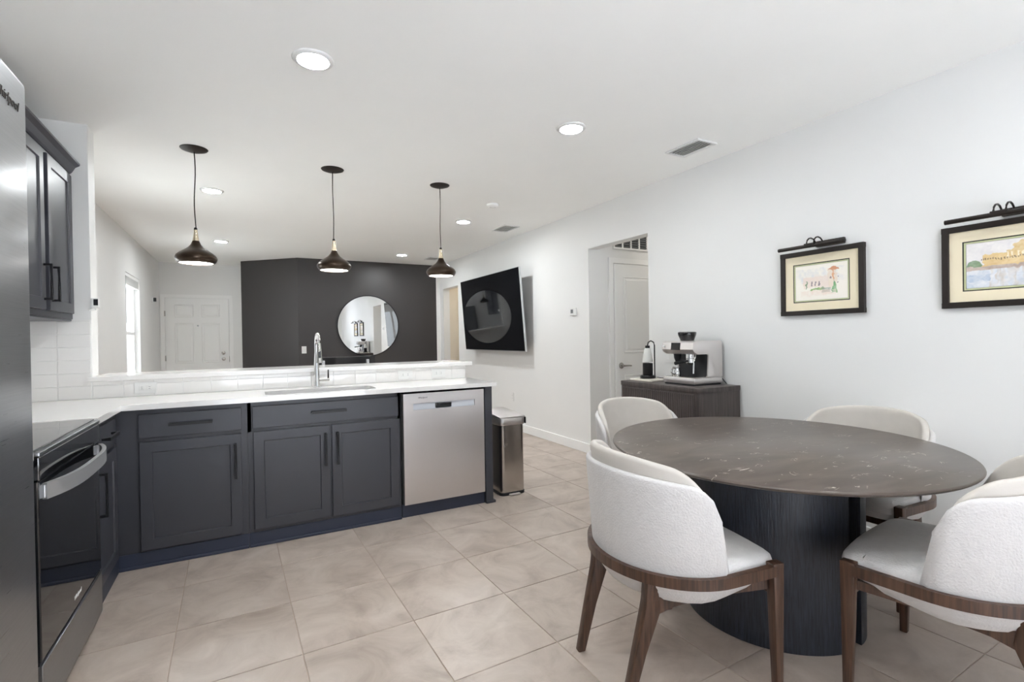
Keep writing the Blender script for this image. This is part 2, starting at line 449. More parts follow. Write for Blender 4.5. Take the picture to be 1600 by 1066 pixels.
for (x, y) in far:
    mb.box(x-TS/2+TG/2, x+TS/2-TG/2, y-TS/2+TG/2, y+TS/2-TG/2, -.012, 0, rot=Matrix.Rotation(TA, 3, 'Z'))
mb.build('floor_tiling', 'floor_stone', parent=fl, kind='stuff')

MB().box(XL-.15, 5.4, YB-.15, YF+.15, ZC, ZC+.1).build('ceiling', 'ceiling_white', kind='structure', label='smooth white ceiling')
# right wall with two openings
mb = MB()
cells(mb, [YB-.15, OP0, OP1, FO0, FO1, YF+.15], [0, FOZ, OPZ, ZC], {(1, 0), (1, 1), (3, 0)}, 0, XR, XR+.12)
mb.build('wall_right', 'wall_white', kind='structure', label='white wall with the framed pictures and hall opening')
# left wall with the window by the front door
WY0, WY1, WZ0, WZ1 = 7.40, 8.30, .62, 2.11
WA0, WA1 = 4.70, 5.50          # unseen window added behind the stub wall to let in daylight
mb = MB()
cells(mb, [YB-.15, WA0, WA1, WY0, WY1, YF+.15], [0, WZ0, WZ1, ZC], {(1, 1), (3, 1)}, 0, XL-.14, XL)
mb.build('wall_left', 'wall_white', kind='structure', label='white wall with the bright window')
MB().box(XL, .02, YF, YF+.12, 0, ZC).build('wall_entry', 'wall_white', kind='structure', label='white wall around the front door')
# wall behind the camera with a wide sliding glass door
SX0, SX1, SZ = -.42, 2.30, 2.08
mb = MB(); cells(mb, [XL, SX0, SX1, XR], [0, SZ, ZC], {(1, 0)}, 1, YB-.14, YB)
mb.build('wall_rear', 'wall_white', kind='structure', label='white wall with the sliding glass door')
# charcoal accent wall: 45 degree piece and flat piece
MB().prism([(-.015, 9.53), (.793, YD), (3.155, YD), (3.155, YD+.12), (.85, YD+.12), (.105, 9.60), (.105, YF), (-.015, YF)], 2, 0, ZC).build('wall_accent', 'charcoal_paint', kind='structure', label='charcoal painted angled accent wall')
MB().box(-.018, -.015, 9.535, YF, 0, ZC).build('wall_return', 'wall_white', kind='structure', label='white return beside the front door')
MB().box(3.155, XR, YD, YD+.12, 0, ZC).build('wall_end', 'wall_white', kind='structure', label='white strip at the end of the charcoal wall')
# kitchen stub wall and pony wall
PY0, PY1, PX = 3.935, 4.085, -.822
MB().box(XL, PX, PY0, PY1, 0, ZC).build('wall_stub', 'wall_white', kind='structure', label='white stub wall at the end of the kitchen')
MB().box(PX, 1.665, PY0, PY1, 0, 1.02).build('wall_pony', 'wall_white', kind='structure', label='low white wall carrying the bar top')
# hall behind the right wall
MB().box(XR+.12, 5.25, OP1, OP1+.12, 0, ZC).build('wall_hall', 'wall_white', kind='structure', label='white hall wall with the panelled door')
MB().box(XR+.12, 5.25, OP0-.12, OP0, 0, ZC).build('wall_hall_near', 'wall_white', kind='structure', label='white near hall wall')
MB().box(5.25, 5.37, OP0-.12, OP1+.12, 0, ZC).build('wall_hall_end', 'wall_white', kind='structure', label='white hall end wall')
MB().box(XR+.12, 4.9, FO1, FO1+.12, 0, ZC).build('wall_passage', 'warm_lit_beige', kind='structure', label='passage wall in warm-lit beige seen through the far opening')
MB().box(XR+.12, 4.9, FO0-.12, FO0, 0, ZC).build('wall_passage_near', 'warm_lit_beige', kind='structure', label='passage near wall in warm-lit beige')
MB().box(4.9, 5.02, FO0-.12, FO1+.12, 0, ZC).build('wall_passage_end', 'warm_lit_beige', kind='structure', label='passage end wall in warm-lit beige')
MB().box(-8, 12, -14, YB-.14, -.25, -.12).build('patio_ground', 'concrete', kind='structure', label='pale concrete patio outside')
MB().box(-16, XL-.14, -14, 20, -.3, -.13).build('yard_ground', 'dry_lawn', kind='structure', label='dry lawn outside the window')
# baseboards
def bb(name, *a):
    MB().box(*a, bev=.004, seg=1).build(name, 'trim_white', kind='structure', label='white baseboard')
bb('baseboard_right', XR-.014, XR, OP1, FO0, 0, .105)
bb('baseboard_dining', XR-.014, XR, YB, OP0, 0, .105)
bb('baseboard_hall', XR, 3.47, OP1-.014, OP1, 0, .105)
bb('baseboard_left', XL, XL+.014, PY1, YF, 0, .105)
bb('baseboard_accent', .82, 3.155, YD-.014, YD, 0, .105)
bb('baseboard_bar', PX, 1.665, PY1, PY1+.014, 0, .105)
bb('baseboard_rear', XL, SX0-.06, YB, YB+.014, 0, .105)

# left window
w = MB(); cells(w, [WY0, WY0+.04, WY1-.04, WY1], [WZ0, WZ0+.04, WZ1-.04, WZ1], {(1, 1)}, 0, XL-.1, XL-.06)
wf = w.build('window_1', 'trim_white', kind='structure', label='tall bright window with raised blind beside the front door')
MB().box(XL-.1, XL-.05, WY0+.04, WY1-.04, 1.36, 1.40).build('meeting_rail', 'trim_white', wf)
for z0, z1 in ((WZ0+.04, 1.36), (1.40, WZ1-.04)):
    MB().box(XL-.082, XL-.078, WY0+.04, WY1-.04, z0, z1).build('pane', 'window_glass', wf)
MB().box(XL-.12, XL+.02, WY0-.03, WY1+.03, WZ0-.025, WZ0, bev=.004).build('sill', 'trim_white', wf)
w = MB(); cells(w, [WA0, WA0+.04, (WA0+WA1)/2-.02, (WA0+WA1)/2+.02, WA1-.04, WA1], [WZ0, WZ0+.04, WZ1-.04, WZ1], {(1, 1), (3, 1)}, 0, XL-.1, XL-.06)
wf2 = w.build('added_window', 'trim_white', kind='structure', label='unseen window added behind the stub wall for daylight')
for a, b_ in ((WA0+.04, (WA0+WA1)/2-.02), ((WA0+WA1)/2+.02, WA1-.04)):
    MB().box(XL-.082, XL-.078, a, b_, WZ0+.04, WZ1-.04).build('pane', 'window_glass', wf2)
bl = thing('window_blind', 'raised white slat blind at the top of the window', 'blind', (XL-.03, (WY0+WY1)/2, 1.95))
MB().box(XL-.055, XL-.005, WY0+.01, WY1-.01, 2.065, 2.108, bev=.004).build('headrail', 'trim_white', bl)
for k in range(9):
    MB().box(XL-.055, XL-.005, WY0+.015, WY1-.015, 1.985+k*.0088, 1.9885+k*.0088).build('slat', 'trim_white', bl)
MB().box(XL-.055, XL-.005, WY0+.015, WY1-.015, 1.965, 1.98, bev=.003).build('bottom_rail', 'trim_white', bl)
MB().tube([(XL-.004, WY0+.03, 2.07), (XL-.004, WY0+.03, 1.5)], .003, 6).build('cord', 'grey_plastic', bl)

# sliding glass door behind the camera
sd = MB(); cells(sd, [SX0, SX0+.06, (SX0+SX1)/2-.04, (SX0+SX1)/2+.04, SX1-.06, SX1], [0, .07, SZ-.06, SZ], {(1, 1), (3, 1)}, 1, YB-.1, YB-.05)
sd = sd.build('door_1', 'trim_white', kind='structure', label='white framed sliding glass door to the patio')
for a, b_ in ((SX0+.06, (SX0+SX1)/2-.04), ((SX0+SX1)/2+.04, SX1-.06)):
    MB().box(a, b_, YB-.078, YB-.072, .07, SZ-.06).build('pane', 'window_glass', sd)
def curtain(x0, x1, label):
    n = 40; V = []; F = []
    for side in (0, 1):
        for z in (.03, 2.3):
            for k in range(n+1):
                t = k/n; V.append((x0+(x1-x0)*t, YB+.09+.035*math.sin(t*PI*9)+side*.006, z))
    W_ = n+1
    for k in range(n):
        F += [(k, k+1, W_+k+1, W_+k), (2*W_+k, 2*W_+k+1, 3*W_+k+1, 3*W_+k), (k, k+1, 2*W_+k+1, 2*W_+k), (W_+k, W_+k+1, 3*W_+k+1, 3*W_+k)]
    F += [(0, W_, 3*W_, 2*W_), (n, W_+n, 3*W_+n, 2*W_+n)]
    MB().raw(V, F).build('curtain', 'curtain_blue', smooth=179, label=label, cat='curtain')
curtain(SX0-.28, SX0+.12, 'blue curtain gathered at the sliding door nearer the refrigerator')
curtain(SX1-.12, SX1+.28, 'blue curtain gathered at the sliding door nearer the pictures')
rod = MB().tube([(SX0-.36, YB+.09, 2.32), (SX1+.36, YB+.09, 2.32)], .012, 10)
rod.tube([(SX0-.33, YB, 2.32), (SX0-.33, YB+.095, 2.32)], .01, 8); rod.tube([(SX1+.33, YB, 2.32), (SX1+.33, YB+.095, 2.32)], .01, 8)
rod.build('curtain_rod', 'black_metal', smooth=40, label='black curtain rod above the sliding glass door', cat='curtain rod')

# front door
def six_panel_door(name, label, x0, x1, yf, ztop, mat, panels):
    t = MB().box(x0, x1, yf-.03, yf-.001, .01, ztop, bev=.002, seg=1).build(name, mat, kind='structure', label=label)
    for (a, b_, c, d) in panels:
        b = MB()
        A = [(a, c), (b_, c), (b_, d), (a, d)]
        def rg(i, y): return [(a+i, y, c+i), (b_-i, y, c+i), (b_-i, y, d-i), (a+i, y, d-i)]
        V = rg(0, yf-.0295)+rg(.006, yf-.038)+rg(.018, yf-.031)+rg(.03, yf-.031)+rg(.042, yf-.037); F = []
        for s in range(4):
            for k in range(4): F.append((s*4+k, s*4+(k+1) % 4, s*4+4+(k+1) % 4, s*4+4+k))
        F.append((16, 17, 18, 19)); F.append((3, 2, 1, 0))
        b.raw(V, F).build('panel', mat, t)
    return t
DX0, DX1 = -1.14, -.218
cols = [(DX0+.13, DX0+.405), (DX1-.405, DX1-.13)]
fd = six_panel_door('door_2', 'white six-panel front door', DX0, DX1, YF, 2.0, 'door_white',
                    [(a, b_, c, d) for a, b_ in cols for c, d in ((.2, .78), (.90, 1.58), (1.68, 1.90))])
MB().lathe([(0, 0), (.03, 0), (.03, -.008), (.012, -.012), (.012, -.04), (.024, -.046), (.027, -.06), (.02, -.072), (0, -.074)], (-.305, YF-.03, .955), 20, axis=1).build('knob', 'nickel', fd, smooth=35)
MB().lathe([(0, 0), (.03, 0), (.03, -.012), (.02, -.018), (0, -.019)], (-.305, YF-.03, 1.06), 20, axis=1).build('deadbolt', 'nickel', fd, smooth=35)
MB().lathe([(0, 0), (.014, 0), (.014, -.005), (0, -.006)], (-.68, YF-.03, 1.535), 16, axis=1).build('peephole', 'chrome', fd, smooth=35)
for z in (.25, .99, 1.74):
    MB().box(DX0-.012, DX0+.006, YF-.04, YF-.028, z-.045, z+.045, bev=.002).build('hinge', 'nickel', fd)
MB().box(DX1-.002, DX1+.004, YF-.034, YF-.02, .90, 1.0).build('strike_plate', 'nickel', fd)
def casing(name, x0, x1, ztop, yf, wdt=.057, mat='trim_white', label='white casing around the front door'):
    b = MB(); cells(b, [x0-wdt, x0, x1, x1+wdt], [0, ztop, ztop+wdt], {(1, 0)}, 1, yf-.02, yf)
    return b.build(name, mat, kind='structure', label=label)
casing('trim_1', DX0-.008, DX1+.008, 2.008, YF)

# hall door and return-air grille
HX0, HX1 = 3.555, 4.36
hd = six_panel_door('door_3', 'white two-panel hall door behind the sideboard', HX0, HX1, OP1, 2.035, 'door_white',
                    [(HX0+.12, HX1-.12, .92+.14, 1.90), (HX0+.12, HX1-.12, .2, .82)])
kn = MB().lathe([(0, 0), (.032, 0), (.032, -.008), (.011, -.013), (.011, -.045), (0, -.046)], (HX0+.075, OP1-.03, .925), 20, axis=1).build('lever_rose', 'nickel', hd, smooth=35)
MB().tube([(HX0+.075, OP1-.068, .925), (HX0+.12, OP1-.07, .925), (HX0+.19, OP1-.066, .921)], [.010, .009, .007], 8).build('lever', 'nickel', kn, smooth=50)
casing('trim_2', HX0-.008, HX1+.008, 2.043, OP1, label='white casing around the hall door')
gr = thing('return_air_grille', 'white return air grille with dark louvres above the hall door', 'air grille', (3.95, OP1-.01, 2.2))
gx0, gx1, gz0, gz1 = 3.56, 4.30, 2.20, 2.48
b = MB(); n = 6; gx = [gx0]
for k in range(n):
    a0 = gx0+.02+k*(gx1-gx0-.02)/n; gx += [a0, a0+(gx1-gx0-.02)/n-.02]
gx.append(gx1); gx = sorted(set(round(v, 5) for v in gx))
cells(b, gx, [gz0, gz0+.02, gz1-.02, gz1], {(2*k+1, 1) for k in range(n)}, 1, OP1-.014, OP1-.001)
b.build('frame', 'trim_white', gr)
for k in range(9):
    z = gz0+.035+k*.026
    MB().box(gx0+.02, gx1-.02, OP1-.011, OP1-.004, z-.006, z+.006, rot=Matrix.Rotation(math.radians(35), 3, 'X')).build('louvre', 'grey_plastic', gr)
MB().box(gx0+.015, gx1-.015, OP1-.003, OP1-.0005, gz0+.015, gz1-.015).build('filter_backing', 'dark_plastic', gr)

# ------------------------------------------------------------------ ceiling fixtures
can_spots = [(.318, 2.55, 'white recessed ceiling light nearest the refrigerator'), (1.887, 2.65, 'white recessed ceiling light nearest the large ceiling vent'),
             (-.221, 5.15, 'white recessed ceiling light just beside the pendant nearest the stub wall'), (-.239, 7.70, 'white recessed ceiling light in front of the front door'),
             (2.26, 5.33, 'white recessed ceiling light beside the middle ceiling vent'), (2.254, 7.85, 'white recessed ceiling light in front of the round mirror wall'),
             (.318, .25, 'unseen white recessed ceiling light added over the near kitchen floor'), (1.887, .25, 'unseen white recessed ceiling light added over the dining table')]  # this pair is out of view, added to brighten the near room
def can(x, y, label):
    t = thing('recessed_light', label, 'ceiling light', (x, y, ZC-.012), group='recessed ceiling lights')
    MB().lathe([(.070, .002), (.073, -.001), (.09, .003), (.094, .0075), (.094, .0115), (.07, .0115)], (x, y, ZC-.012), 36, close=True).build('trim_ring', 'white_plastic', t, smooth=50)
    MB().lathe([(0, .004), (.05, .003), (.0705, .004), (.0705, .010), (0, .010)], (x, y, ZC-.012), 32).build('lens', 'living_lens' if y > 5 else 'lamp_lens', t, smooth=50)
for x, y, l in can_spots: can(x, y, l)
# passage lamp (warm)
t = thing('recessed_light', 'warm recessed light inside the far passage', 'ceiling light', (3.9, 8.25, ZC-.012), group='recessed ceiling lights')
MB().lathe([(.070, .002), (.09, .003), (.094, .0115), (.07, .0115)], (3.9, 8.25, ZC-.012), 24, close=True).build('trim_ring', 'white_plastic', t, smooth=50)
MB().lathe([(0, .004), (.0705, .004), (.0705, .010), (0, .010)], (3.9, 8.25, ZC-.012), 24).build('lens', 'bulb_warm', t, smooth=50)
t = thing('recessed_light', 'white recessed light inside the hall beside the sideboard', 'ceiling light', (4.3, 3.8, ZC-.012), group='recessed ceiling lights')
MB().lathe([(.070, .002), (.09, .003), (.094, .0115), (.07, .0115)], (4.3, 3.8, ZC-.012), 24, close=True).build('trim_ring', 'white_plastic', t, smooth=50)
MB().lathe([(0, .004), (.0705, .004), (.0705, .010), (0, .010)], (4.3, 3.8, ZC-.012), 24).build('lens', 'bulb_warm', t, smooth=50)

def pendant(x, y, wob, label):
    t = thing('pendant_lamp', label, 'pendant lamp', (x, y, 1.80), group='bronze pendant lamps over the bar')
    c = (x, y, 0)
    MB().lathe([(0, ZC-.022), (.02, ZC-.022), (.05, ZC-.018), (.082, ZC-.006), (.086, ZC-.001), (0, ZC-.001)], c, 32).build('canopy', 'bronze_black', t, smooth=40)
    pts = [(x+wob*math.sin(k/10*PI*2.2)*.004, y, ZC-.02-(ZC-.02-2.045)*k/10) for k in range(11)]
    MB().tube(pts, .0035, 8).build('cord', 'bronze_black', t, smooth=60)
    MB().lathe([(0, 2.052), (.007, 2.052), (.010, 2.046), (.011, 2.036), (0, 2.036)], c, 16).build('strain_relief', 'black_metal', t, smooth=40)
    MB().lathe([(0, 2.036), (.011, 2.036), (.012, 2.018), (.016, 1.985), (.021, 1.957), (0, 1.957)], c, 24).build('neck', 'brass', t, smooth=40)
    prof = [(.021, 1.958), (.024, 1.95), (.032, 1.932), (.048, 1.912), (.074, 1.893), (.100, 1.876), (.120, 1.858), (.128, 1.842), (.1285, 1.832), (.124, 1.820), (.115, 1.808), (.108, 1.801)]
    inner = [(r_-.004, z+.001) for r_, z in prof[::-1][:9]]
    MB().lathe(prof+[(.105, 1.801)]+inner[1:]+[(.03, 1.915), (0, 1.92)], c, 48).build('shade', 'pendant_bronze', t, smooth=50)
    MB().lathe([(0, 1.806), (.103, 1.806), (.106, 1.812), (0, 1.812)], c, 40).build('diffuser', 'pendant_lens', t, smooth=40)
pendant(-.278, 4.10, 1.2, 'bronze pendant lamp nearest the front door, over the bar')
pendant(.643, 4.13, -.5, 'bronze pendant lamp over the kitchen faucet, middle of three')
pendant(1.545, 4.16, .6, 'bronze pendant lamp nearest the television')

def vent(x0, x1, y0, y1, n, label):
    t = thing('ceiling_vent', label, 'air vent', ((x0+x1)/2, (y0+y1)/2, ZC-.012), group='white ceiling air vents')
    b = MB(); cells(b, [x0, x0+.018, x1-.018, x1], [y0, y0+.018, y1-.018, y1], {(1, 1)}, 2, ZC-.011, ZC-.001)
    b.build('frame', 'white_plastic', t)
    MB().box(x0+.015, x1-.015, y0+.015, y1-.015, ZC-.0025, ZC-.0005).build('backing', 'vent_grey', t)
    for k in range(n):
        x = x0+.02+(k+.5)*(x1-x0-.04)/n
        MB().box(x-.011, x+.011, y0+.018, y1-.018, ZC-.008, ZC-.006, rot=Matrix.Rotation(math.radians(-32), 3, 'Y')).build('slat', 'white_plastic', t)
vent(2.765, 2.96, 2.40, 2.70, 6, 'large white ceiling vent nearest the framed pictures')
vent(2.765, 2.98, 5.28, 5.62, 6, 'white ceiling vent above the television')
vent(2.72, 2.93, 7.85, 8.15, 6, 'small white ceiling vent behind the pendant nearest the television')
sm = thing('smoke_detector', 'round white smoke detector on the ceiling before the television vent', 'smoke detector', (2.24, 4.52, ZC-.03))
MB().lathe([(0, -.0), (.045, 0), (.058, .008), (.062, .028), (0, .028)], (2.24, 4.52, ZC-.03), 32).build('housing', 'ceiling_white', sm, smooth=40)
MB().lathe([(.02, -.001), (.034, -.0015), (.034, .001), (.02, .001)], (2.24, 4.52, ZC-.03), 24, close=True).build('sounder_ring', 'white_plastic', sm, smooth=40)

# ------------------------------------------------------------------ kitchen: base cabinets
YC, DT = 3.43, .019          # face-frame plane of the peninsula; doors stand proud of it
XC = -.625                   # face-frame plane of the left leg
CZ0, CZ1 = .885, .915        # countertop
def pull(name, p0, p1, out, parent):
    """square black bar pull from p0 to p1 standing off along out"""
    p0, p1, out = Vector(p0), Vector(p1), Vector(out)
    d = (p1-p0).normalized()*.012
    b = MB(); q = (.011, .011)
    b.tube([p0+d, p0+d+out*.03, p1-d+out*.03, p1-d], 0, sq=q)
    return b.build(name, 'black_metal', parent)
def front_y(x0, x1, z0, z1, name, parent, rail=.058, flat=False, yf=YC):
    b = MB()
    if flat: b.box(x0, x1, yf-DT, yf-.0005, z0, z1, bev=.003)
    else: shaker(b, x1-x0, z1-z0, DT-.0005, rail, place=lambda v: Vector((x0+v.x, yf-DT+v.y, z0+v.z)))
    return b.build(name, 'slate_paint', parent)
def front_x(y0, y1, z0, z1, name, parent, rail=.058, flat=False, xf=XC, mat='slate_paint'):
    b = MB()
    if flat: b.box(xf+.0005, xf+DT, y0, y1, z0, z1, bev=.003)
    else: shaker(b, y1-y0, z1-z0, DT-.0005, rail, place=lambda v: Vector((xf+DT-v.y, y0+v.x, z0+v.z)))
    return b.build(name, mat, parent)

c1 = thing('base_cabinet', 'slate blue base cabinet with one door, in the corner beside the range', 'cabinet', (-.26, 3.6, 0))
MB().box(XC-.001, .0132, YC, 3.93, .0, CZ0-.001).build('body', 'slate_paint', c1)
d = front_y(-.521, -.016, .722, .856, 'drawer', c1, flat=True); pull('handle', (-.385, YC-DT, .792), (-.16, YC-DT, .792), (0, -1, 0), d)
d = front_y(-.519, -.020, .096, .700, 'door', c1); pull('handle', (-.052, YC-DT, .432), (-.052, YC-DT, .652), (0, -1, 0), d)
MB().box(-.625, .012, YC-.006, YC-.0005, 0, .085).box(-.625, .012, YC-.018, YC-.006, 0, .018, bev=.004).build('toe_board', 'slate_toe', c1)

c2 = thing('sink_cabinet', 'slate blue sink cabinet with two doors beside the dishwasher', 'cabinet', (.48, 3.6, 0))
MB().box(.014, .952, YC, 3.93, 0, .70).box(.014, .952, YC, YC+.02, .70, CZ0-.001).box(.014, .034, YC, 3.93, .70, CZ0-.001).box(.932, .952, YC, 3.93, .70, CZ0-.001).build('body', 'slate_paint', c2)
d = front_y(.040, .936, .722, .856, 'drawer', c2, flat=True); pull('handle', (.366, YC-DT, .795), (.594, YC-DT, .795), (0, -1, 0), d)
d = front_y(.043, .486, .105, .702, 'door', c2); pull('handle', (.456, YC-DT, .440), (.456, YC-DT, .660), (0, -1, 0), d)
d = front_y(.497, .938, .105, .702, 'door', c2); pull('handle', (.530, YC-DT, .440), (.530, YC-DT, .660), (0, -1, 0), d)
MB().box(.014, .952, YC-.006, YC-.0005, 0, .085).box(.014, .952, YC-.018, YC-.006, 0, .018, bev=.004).build('toe_board', 'slate_toe', c2)

dw = thing('dishwasher', 'stainless steel dishwasher at the end of the peninsula', 'dishwasher', (1.275, 3.6, 0))
MB().box(.958, 1.592, YC+.012, 3.92, .0, CZ0-.001).build('tub', 'gasket_black', dw)
dd = MB(); cells(dd, [.970, 1.04, 1.51, 1.585], [.094, .752, .797, .868], {(1, 1)}, 1, 3.402, 3.440)
dd = dd.build('door', 'stainless_h', dw)
MB().box(1.04, 1.51, 3.409, 3.436, .752, .797).build('pocket_strip', 'pocket_pale', dd, label='pale recessed handle strip')
MB().box(1.205, 1.325, 3.398, 3.416, .757, .792, bev=.004).build('grip', 'dark_plastic', dd)
MB().box(1.208, 1.322, 3.3965, 3.3985, .777, .791, bev=.0006).build('grip_trim', 'chrome', dd)
MB().box(.962, 1.592, YC+.004, YC+.012, .0, .09).build('toe_board', 'slate_toe', dw)
MB().box(.97, 1.585, 3.412, YC+.01, .868, .876).build('control_edge', 'black_glass', dw)
text_mesh('logo', 'Whirlpool', .016, 'dark_plastic', dd, frameM((1.075, 3.4015, .832), (1, 0, 0), (0, 0, 1)), .2, .0004)

ep = thing('end_panel', 'slate blue end panel closing the peninsula beside the dishwasher', 'cabinet panel', (1.627, 3.66, 0))
MB().box(1.596, 1.656, 3.408, 3.93, 0, CZ0-.001, bev=.002).build('panel', 'slate_paint', ep)
MB().box(1.594, 1.672, 3.396, 3.4075, 0, .02, bev=.004).box(1.6565, 1.672, 3.4075, 3.93, 0, .02, bev=.004).build('shoe_moulding', 'slate_paint', ep)

c3 = thing('corner_cabinet', 'narrow slate blue base cabinet between the range and the corner', 'cabinet', (-.92, 3.15, 0))
MB().box(-1.21, XC, 2.892, YC-.02, 0, CZ0-.001).build('body', 'slate_paint', c3)
d = front_x(2.915, 3.345, .722, .856, 'drawer', c3, flat=True); pull('handle', (XC+DT, 3.03, .792), (XC+DT, 3.25, .792), (1, 0, 0), d)
d = front_x(2.915, 3.345, .10, .700, 'door', c3); pull('handle', (XC+DT, 2.965, .432), (XC+DT, 2.965, .652), (1, 0, 0), d)
MB().box(XC+.0005, XC+.006, 2.892, 3.41, 0, .085).build('toe_board', 'slate_toe', c3)
c4 = thing('base_cabinet', 'slate blue base cabinet tucked between the refrigerator and the range', 'cabinet', (-.92, 1.75, 0))
MB().box(-1.21, XC, 1.40, 2.108, 0, CZ0-.001).build('body', 'slate_paint', c4)
d = front_x(1.43, 2.08, .722, .856, 'drawer', c4, flat=True); pull('handle', (XC+DT, 1.64, .792), (XC+DT, 1.86, .792), (1, 0, 0), d)
d = front_x(1.43, 2.08, .10, .700, 'door', c4); pull('handle', (XC+DT, 2.02, .432), (XC+DT, 2.02, .652), (1, 0, 0), d)

# countertop with sink cut-out
SKX0, SKX1, SKY0, SKY1 = .118, .812, 3.468, 3.742
mb = MB(); plate_hole(mb, [(-1.215, 2.892), (-.59, 2.892), (-.59, 3.385), (1.685, 3.385), (1.685, 3.932), (-1.215, 3.932)], rrect(SKX0, SKX1, SKY0, SKY1, .05), CZ0, CZ1)
mb.build('countertop', 'quartz', label='white quartz L-shaped countertop with the sink', cat='countertop')
MB().box(-1.215, -.59, 1.40, 2.108, CZ0, CZ1, bev=.002).build('countertop', 'quartz', label='white quartz countertop piece between refrigerator and range', cat='countertop')
MB().prism([(PX-.018, 3.897), (1.712, 3.897), (1.712, 4.31), (PX+.001, 4.31), (PX+.001, PY0-.0085), (PX-.018, PY0-.0085)], 2, 1.0215, 1.052, bev=.003).build('bar_counter', 'quartz', label='white quartz raised bar counter on the low wall', cat='bar counter')

# sink
sk = thing('kitchen_sink', 'stainless steel undermount sink below the faucet', 'sink', (.465, 3.6, .70))
o_ = rrect(SKX0-.012, SKX1+.012, SKY0-.012, SKY1+.012, .06); i_ = rrect(SKX0+.004, SKX1-.004, SKY0+.004, SKY1-.004, .05); fl_ = rrect(SKX0+.03, SKX1-.03, SKY0+.03, SKY1-.03, .04)
V = [(x, y, CZ0-.0008) for x, y in o_]+[(x, y, CZ0-.0008) for x, y in i_]+[(x, y, .715) for x, y in fl_]+[(x, y, .705) for x, y in o_]; n = len(o_); F = []
for s in range(2): F += [(s*n+k, s*n+(k+1) % n, s*n+n+(k+1) % n, s*n+n+k) for k in range(n)]
F.append(tuple(range(2*n, 3*n))); F.append(tuple(range(4*n-1, 3*n-1, -1))); F += [(k, (k+1) % n, 3*n+(k+1) % n, 3*n+k) for k in range(n)]
MB().raw(V, F).build('basin', 'sink_steel', sk, smooth=40)
MB().lathe([(0, .7165), (.03, .7165), (.042, .719), (.042, .716), (0, .7155)], (.465, 3.6, 0), 24).build('drain', 'chrome', sk, smooth=40)

# faucet
fa = thing('kitchen_faucet', 'tall chrome pull-down kitchen faucet behind the sink', 'faucet', (.46, 3.815, CZ1))
fx, fy = .46, 3.815
MB().lathe([(0, CZ1), (.027, CZ1), (.027, CZ1+.006), (.022, CZ1+.01), (.021, CZ1+.04), (.017, CZ1+.16), (.0125, CZ1+.25), (0, CZ1+.25)], (fx, fy, 0), 24).build('body', 'chrome', fa, smooth=40)
pts = [(fx, fy, CZ1+.24), (fx, fy, CZ1+.30)]
for k in range(1, 13):
    a = PI*k/12*.93
    pts.append((fx, fy-.075+.075*math.cos(a), CZ1+.30+.082*math.sin(a)))
MB().tube(pts, .0115, 12).build('spout', 'chrome', fa, smooth=60)
e = Vector(pts[-1])
sp = MB().tube([e, e+Vector((0, -.004, -.03)), e+Vector((0, -.012, -.09)), e+Vector((0, -.017, -.135))], [.0125, .015, .018, .0205], 16).build('spray_head', 'nickel', fa, smooth=40)
MB().box(fx-.008, fx+.008, e.y-.038, e.y-.025, e.z-.10, e.z-.055, bev=.003).build('spray_button', 'dark_plastic', sp)
MB().tube([(fx+.015, fy, CZ1+.055), (fx+.085, fy, CZ1+.055)], .0115, 12).build('handle_stub', 'nickel', fa, smooth=40)
MB().tube([(fx+.078, fy, CZ1+.06), (fx+.079, fy, CZ1+.125)], [.006, .0045], 8).build('lever', 'bronze_black', fa, smooth=40)

# backsplash tiles on pony wall and stub wall
bs = thing('backsplash', 'glossy white stacked wall tiles above the countertop', 'tile backsplash', (.0, PY0-.004, CZ1))
def tile_run(x0, x1, z0, z1, step, hstep, off):
    x = off
    while x > x0: x -= step
    while x < x1:
        a, b_ = max(x, x0)+.0012, min(x+step, x1)-.0012
        z = z0
        while z < z1-.004:
            t_, u_ = z+.0012, min(z+hstep, z1)-.0012
            if b_-a > .006 and u_-t_ > .004: MB().box(a, b_, PY0-.0075, PY0-.001, t_, u_, bev=.0012, seg=1).build('tile', 'glazed_tile', bs)
            z += hstep
        x += step
MB().box(XL+.002, 1.664, PY0-.0035, PY0-.0005, CZ1, 1.020).box(XL+.002, PX-.001, PY0-.0035, PY0-.0005, 1.0205, 1.402).build('grout_bed', 'trim_white', bs)
tile_run(PX, 1.664, CZ1+.001, 1.0205, .1575, .079, -.511)
tile_run(XL+.002, PX-.0005, CZ1+.001, 1.40, .1575, .079, -.511)

def outlet(name, c, nrm, label, wide, gangs=1):
    """horizontal or vertical duplex outlet; nrm 'y' faces -y, 'x' faces -x"""
    t = thing(name, label, 'outlet', c, group='white wall outlets')
    x, y, z = c; hw, hh = (.059, .037) if wide else (.036, .058)
    def B(a0, a1, d0, d1, z0, z1, bev):
        return MB().box(x+a0, x+a1, y-d1, y-d0, z+z0, z+z1, bev=bev) if nrm == 'y' else MB().box(x-d1, x-d0, y+a0, y+a1, z+z0, z+z1, bev=bev)
    B(-hw, hw, .0005, .006, -hh, hh, .002).build('cover_plate', 'white_plastic', t)
    for s in (-1, 1):
        du, dz = (s*.02, 0) if wide else (0, s*.02)
        rc = B(du-.0145, du+.0145, .006, .0085, dz-.0145, dz+.0145, .003).build('receptacle', 'white_plastic', t)
        for q in (-1, 1):
            if wide: B(du-.004, du+.005, .0083, .0088, dz+q*.0055-.0012, dz+q*.0055+.0012, 0).build('slot', 'grey_plastic', rc)
            else: B(du+q*.0055-.0012, du+q*.0055+.0012, .0083, .0088, dz-.004, dz+.005, 0).build('slot', 'grey_plastic', rc)
outlet('wall_outlet', (-.555, PY0-.0075, .967), 'y', 'horizontal white outlet in the backsplash nearest the corner', True)
outlet('wall_outlet', (1.139, PY0-.0075, .967), 'y', 'horizontal white outlet in the backsplash above the dishwasher handle', True)
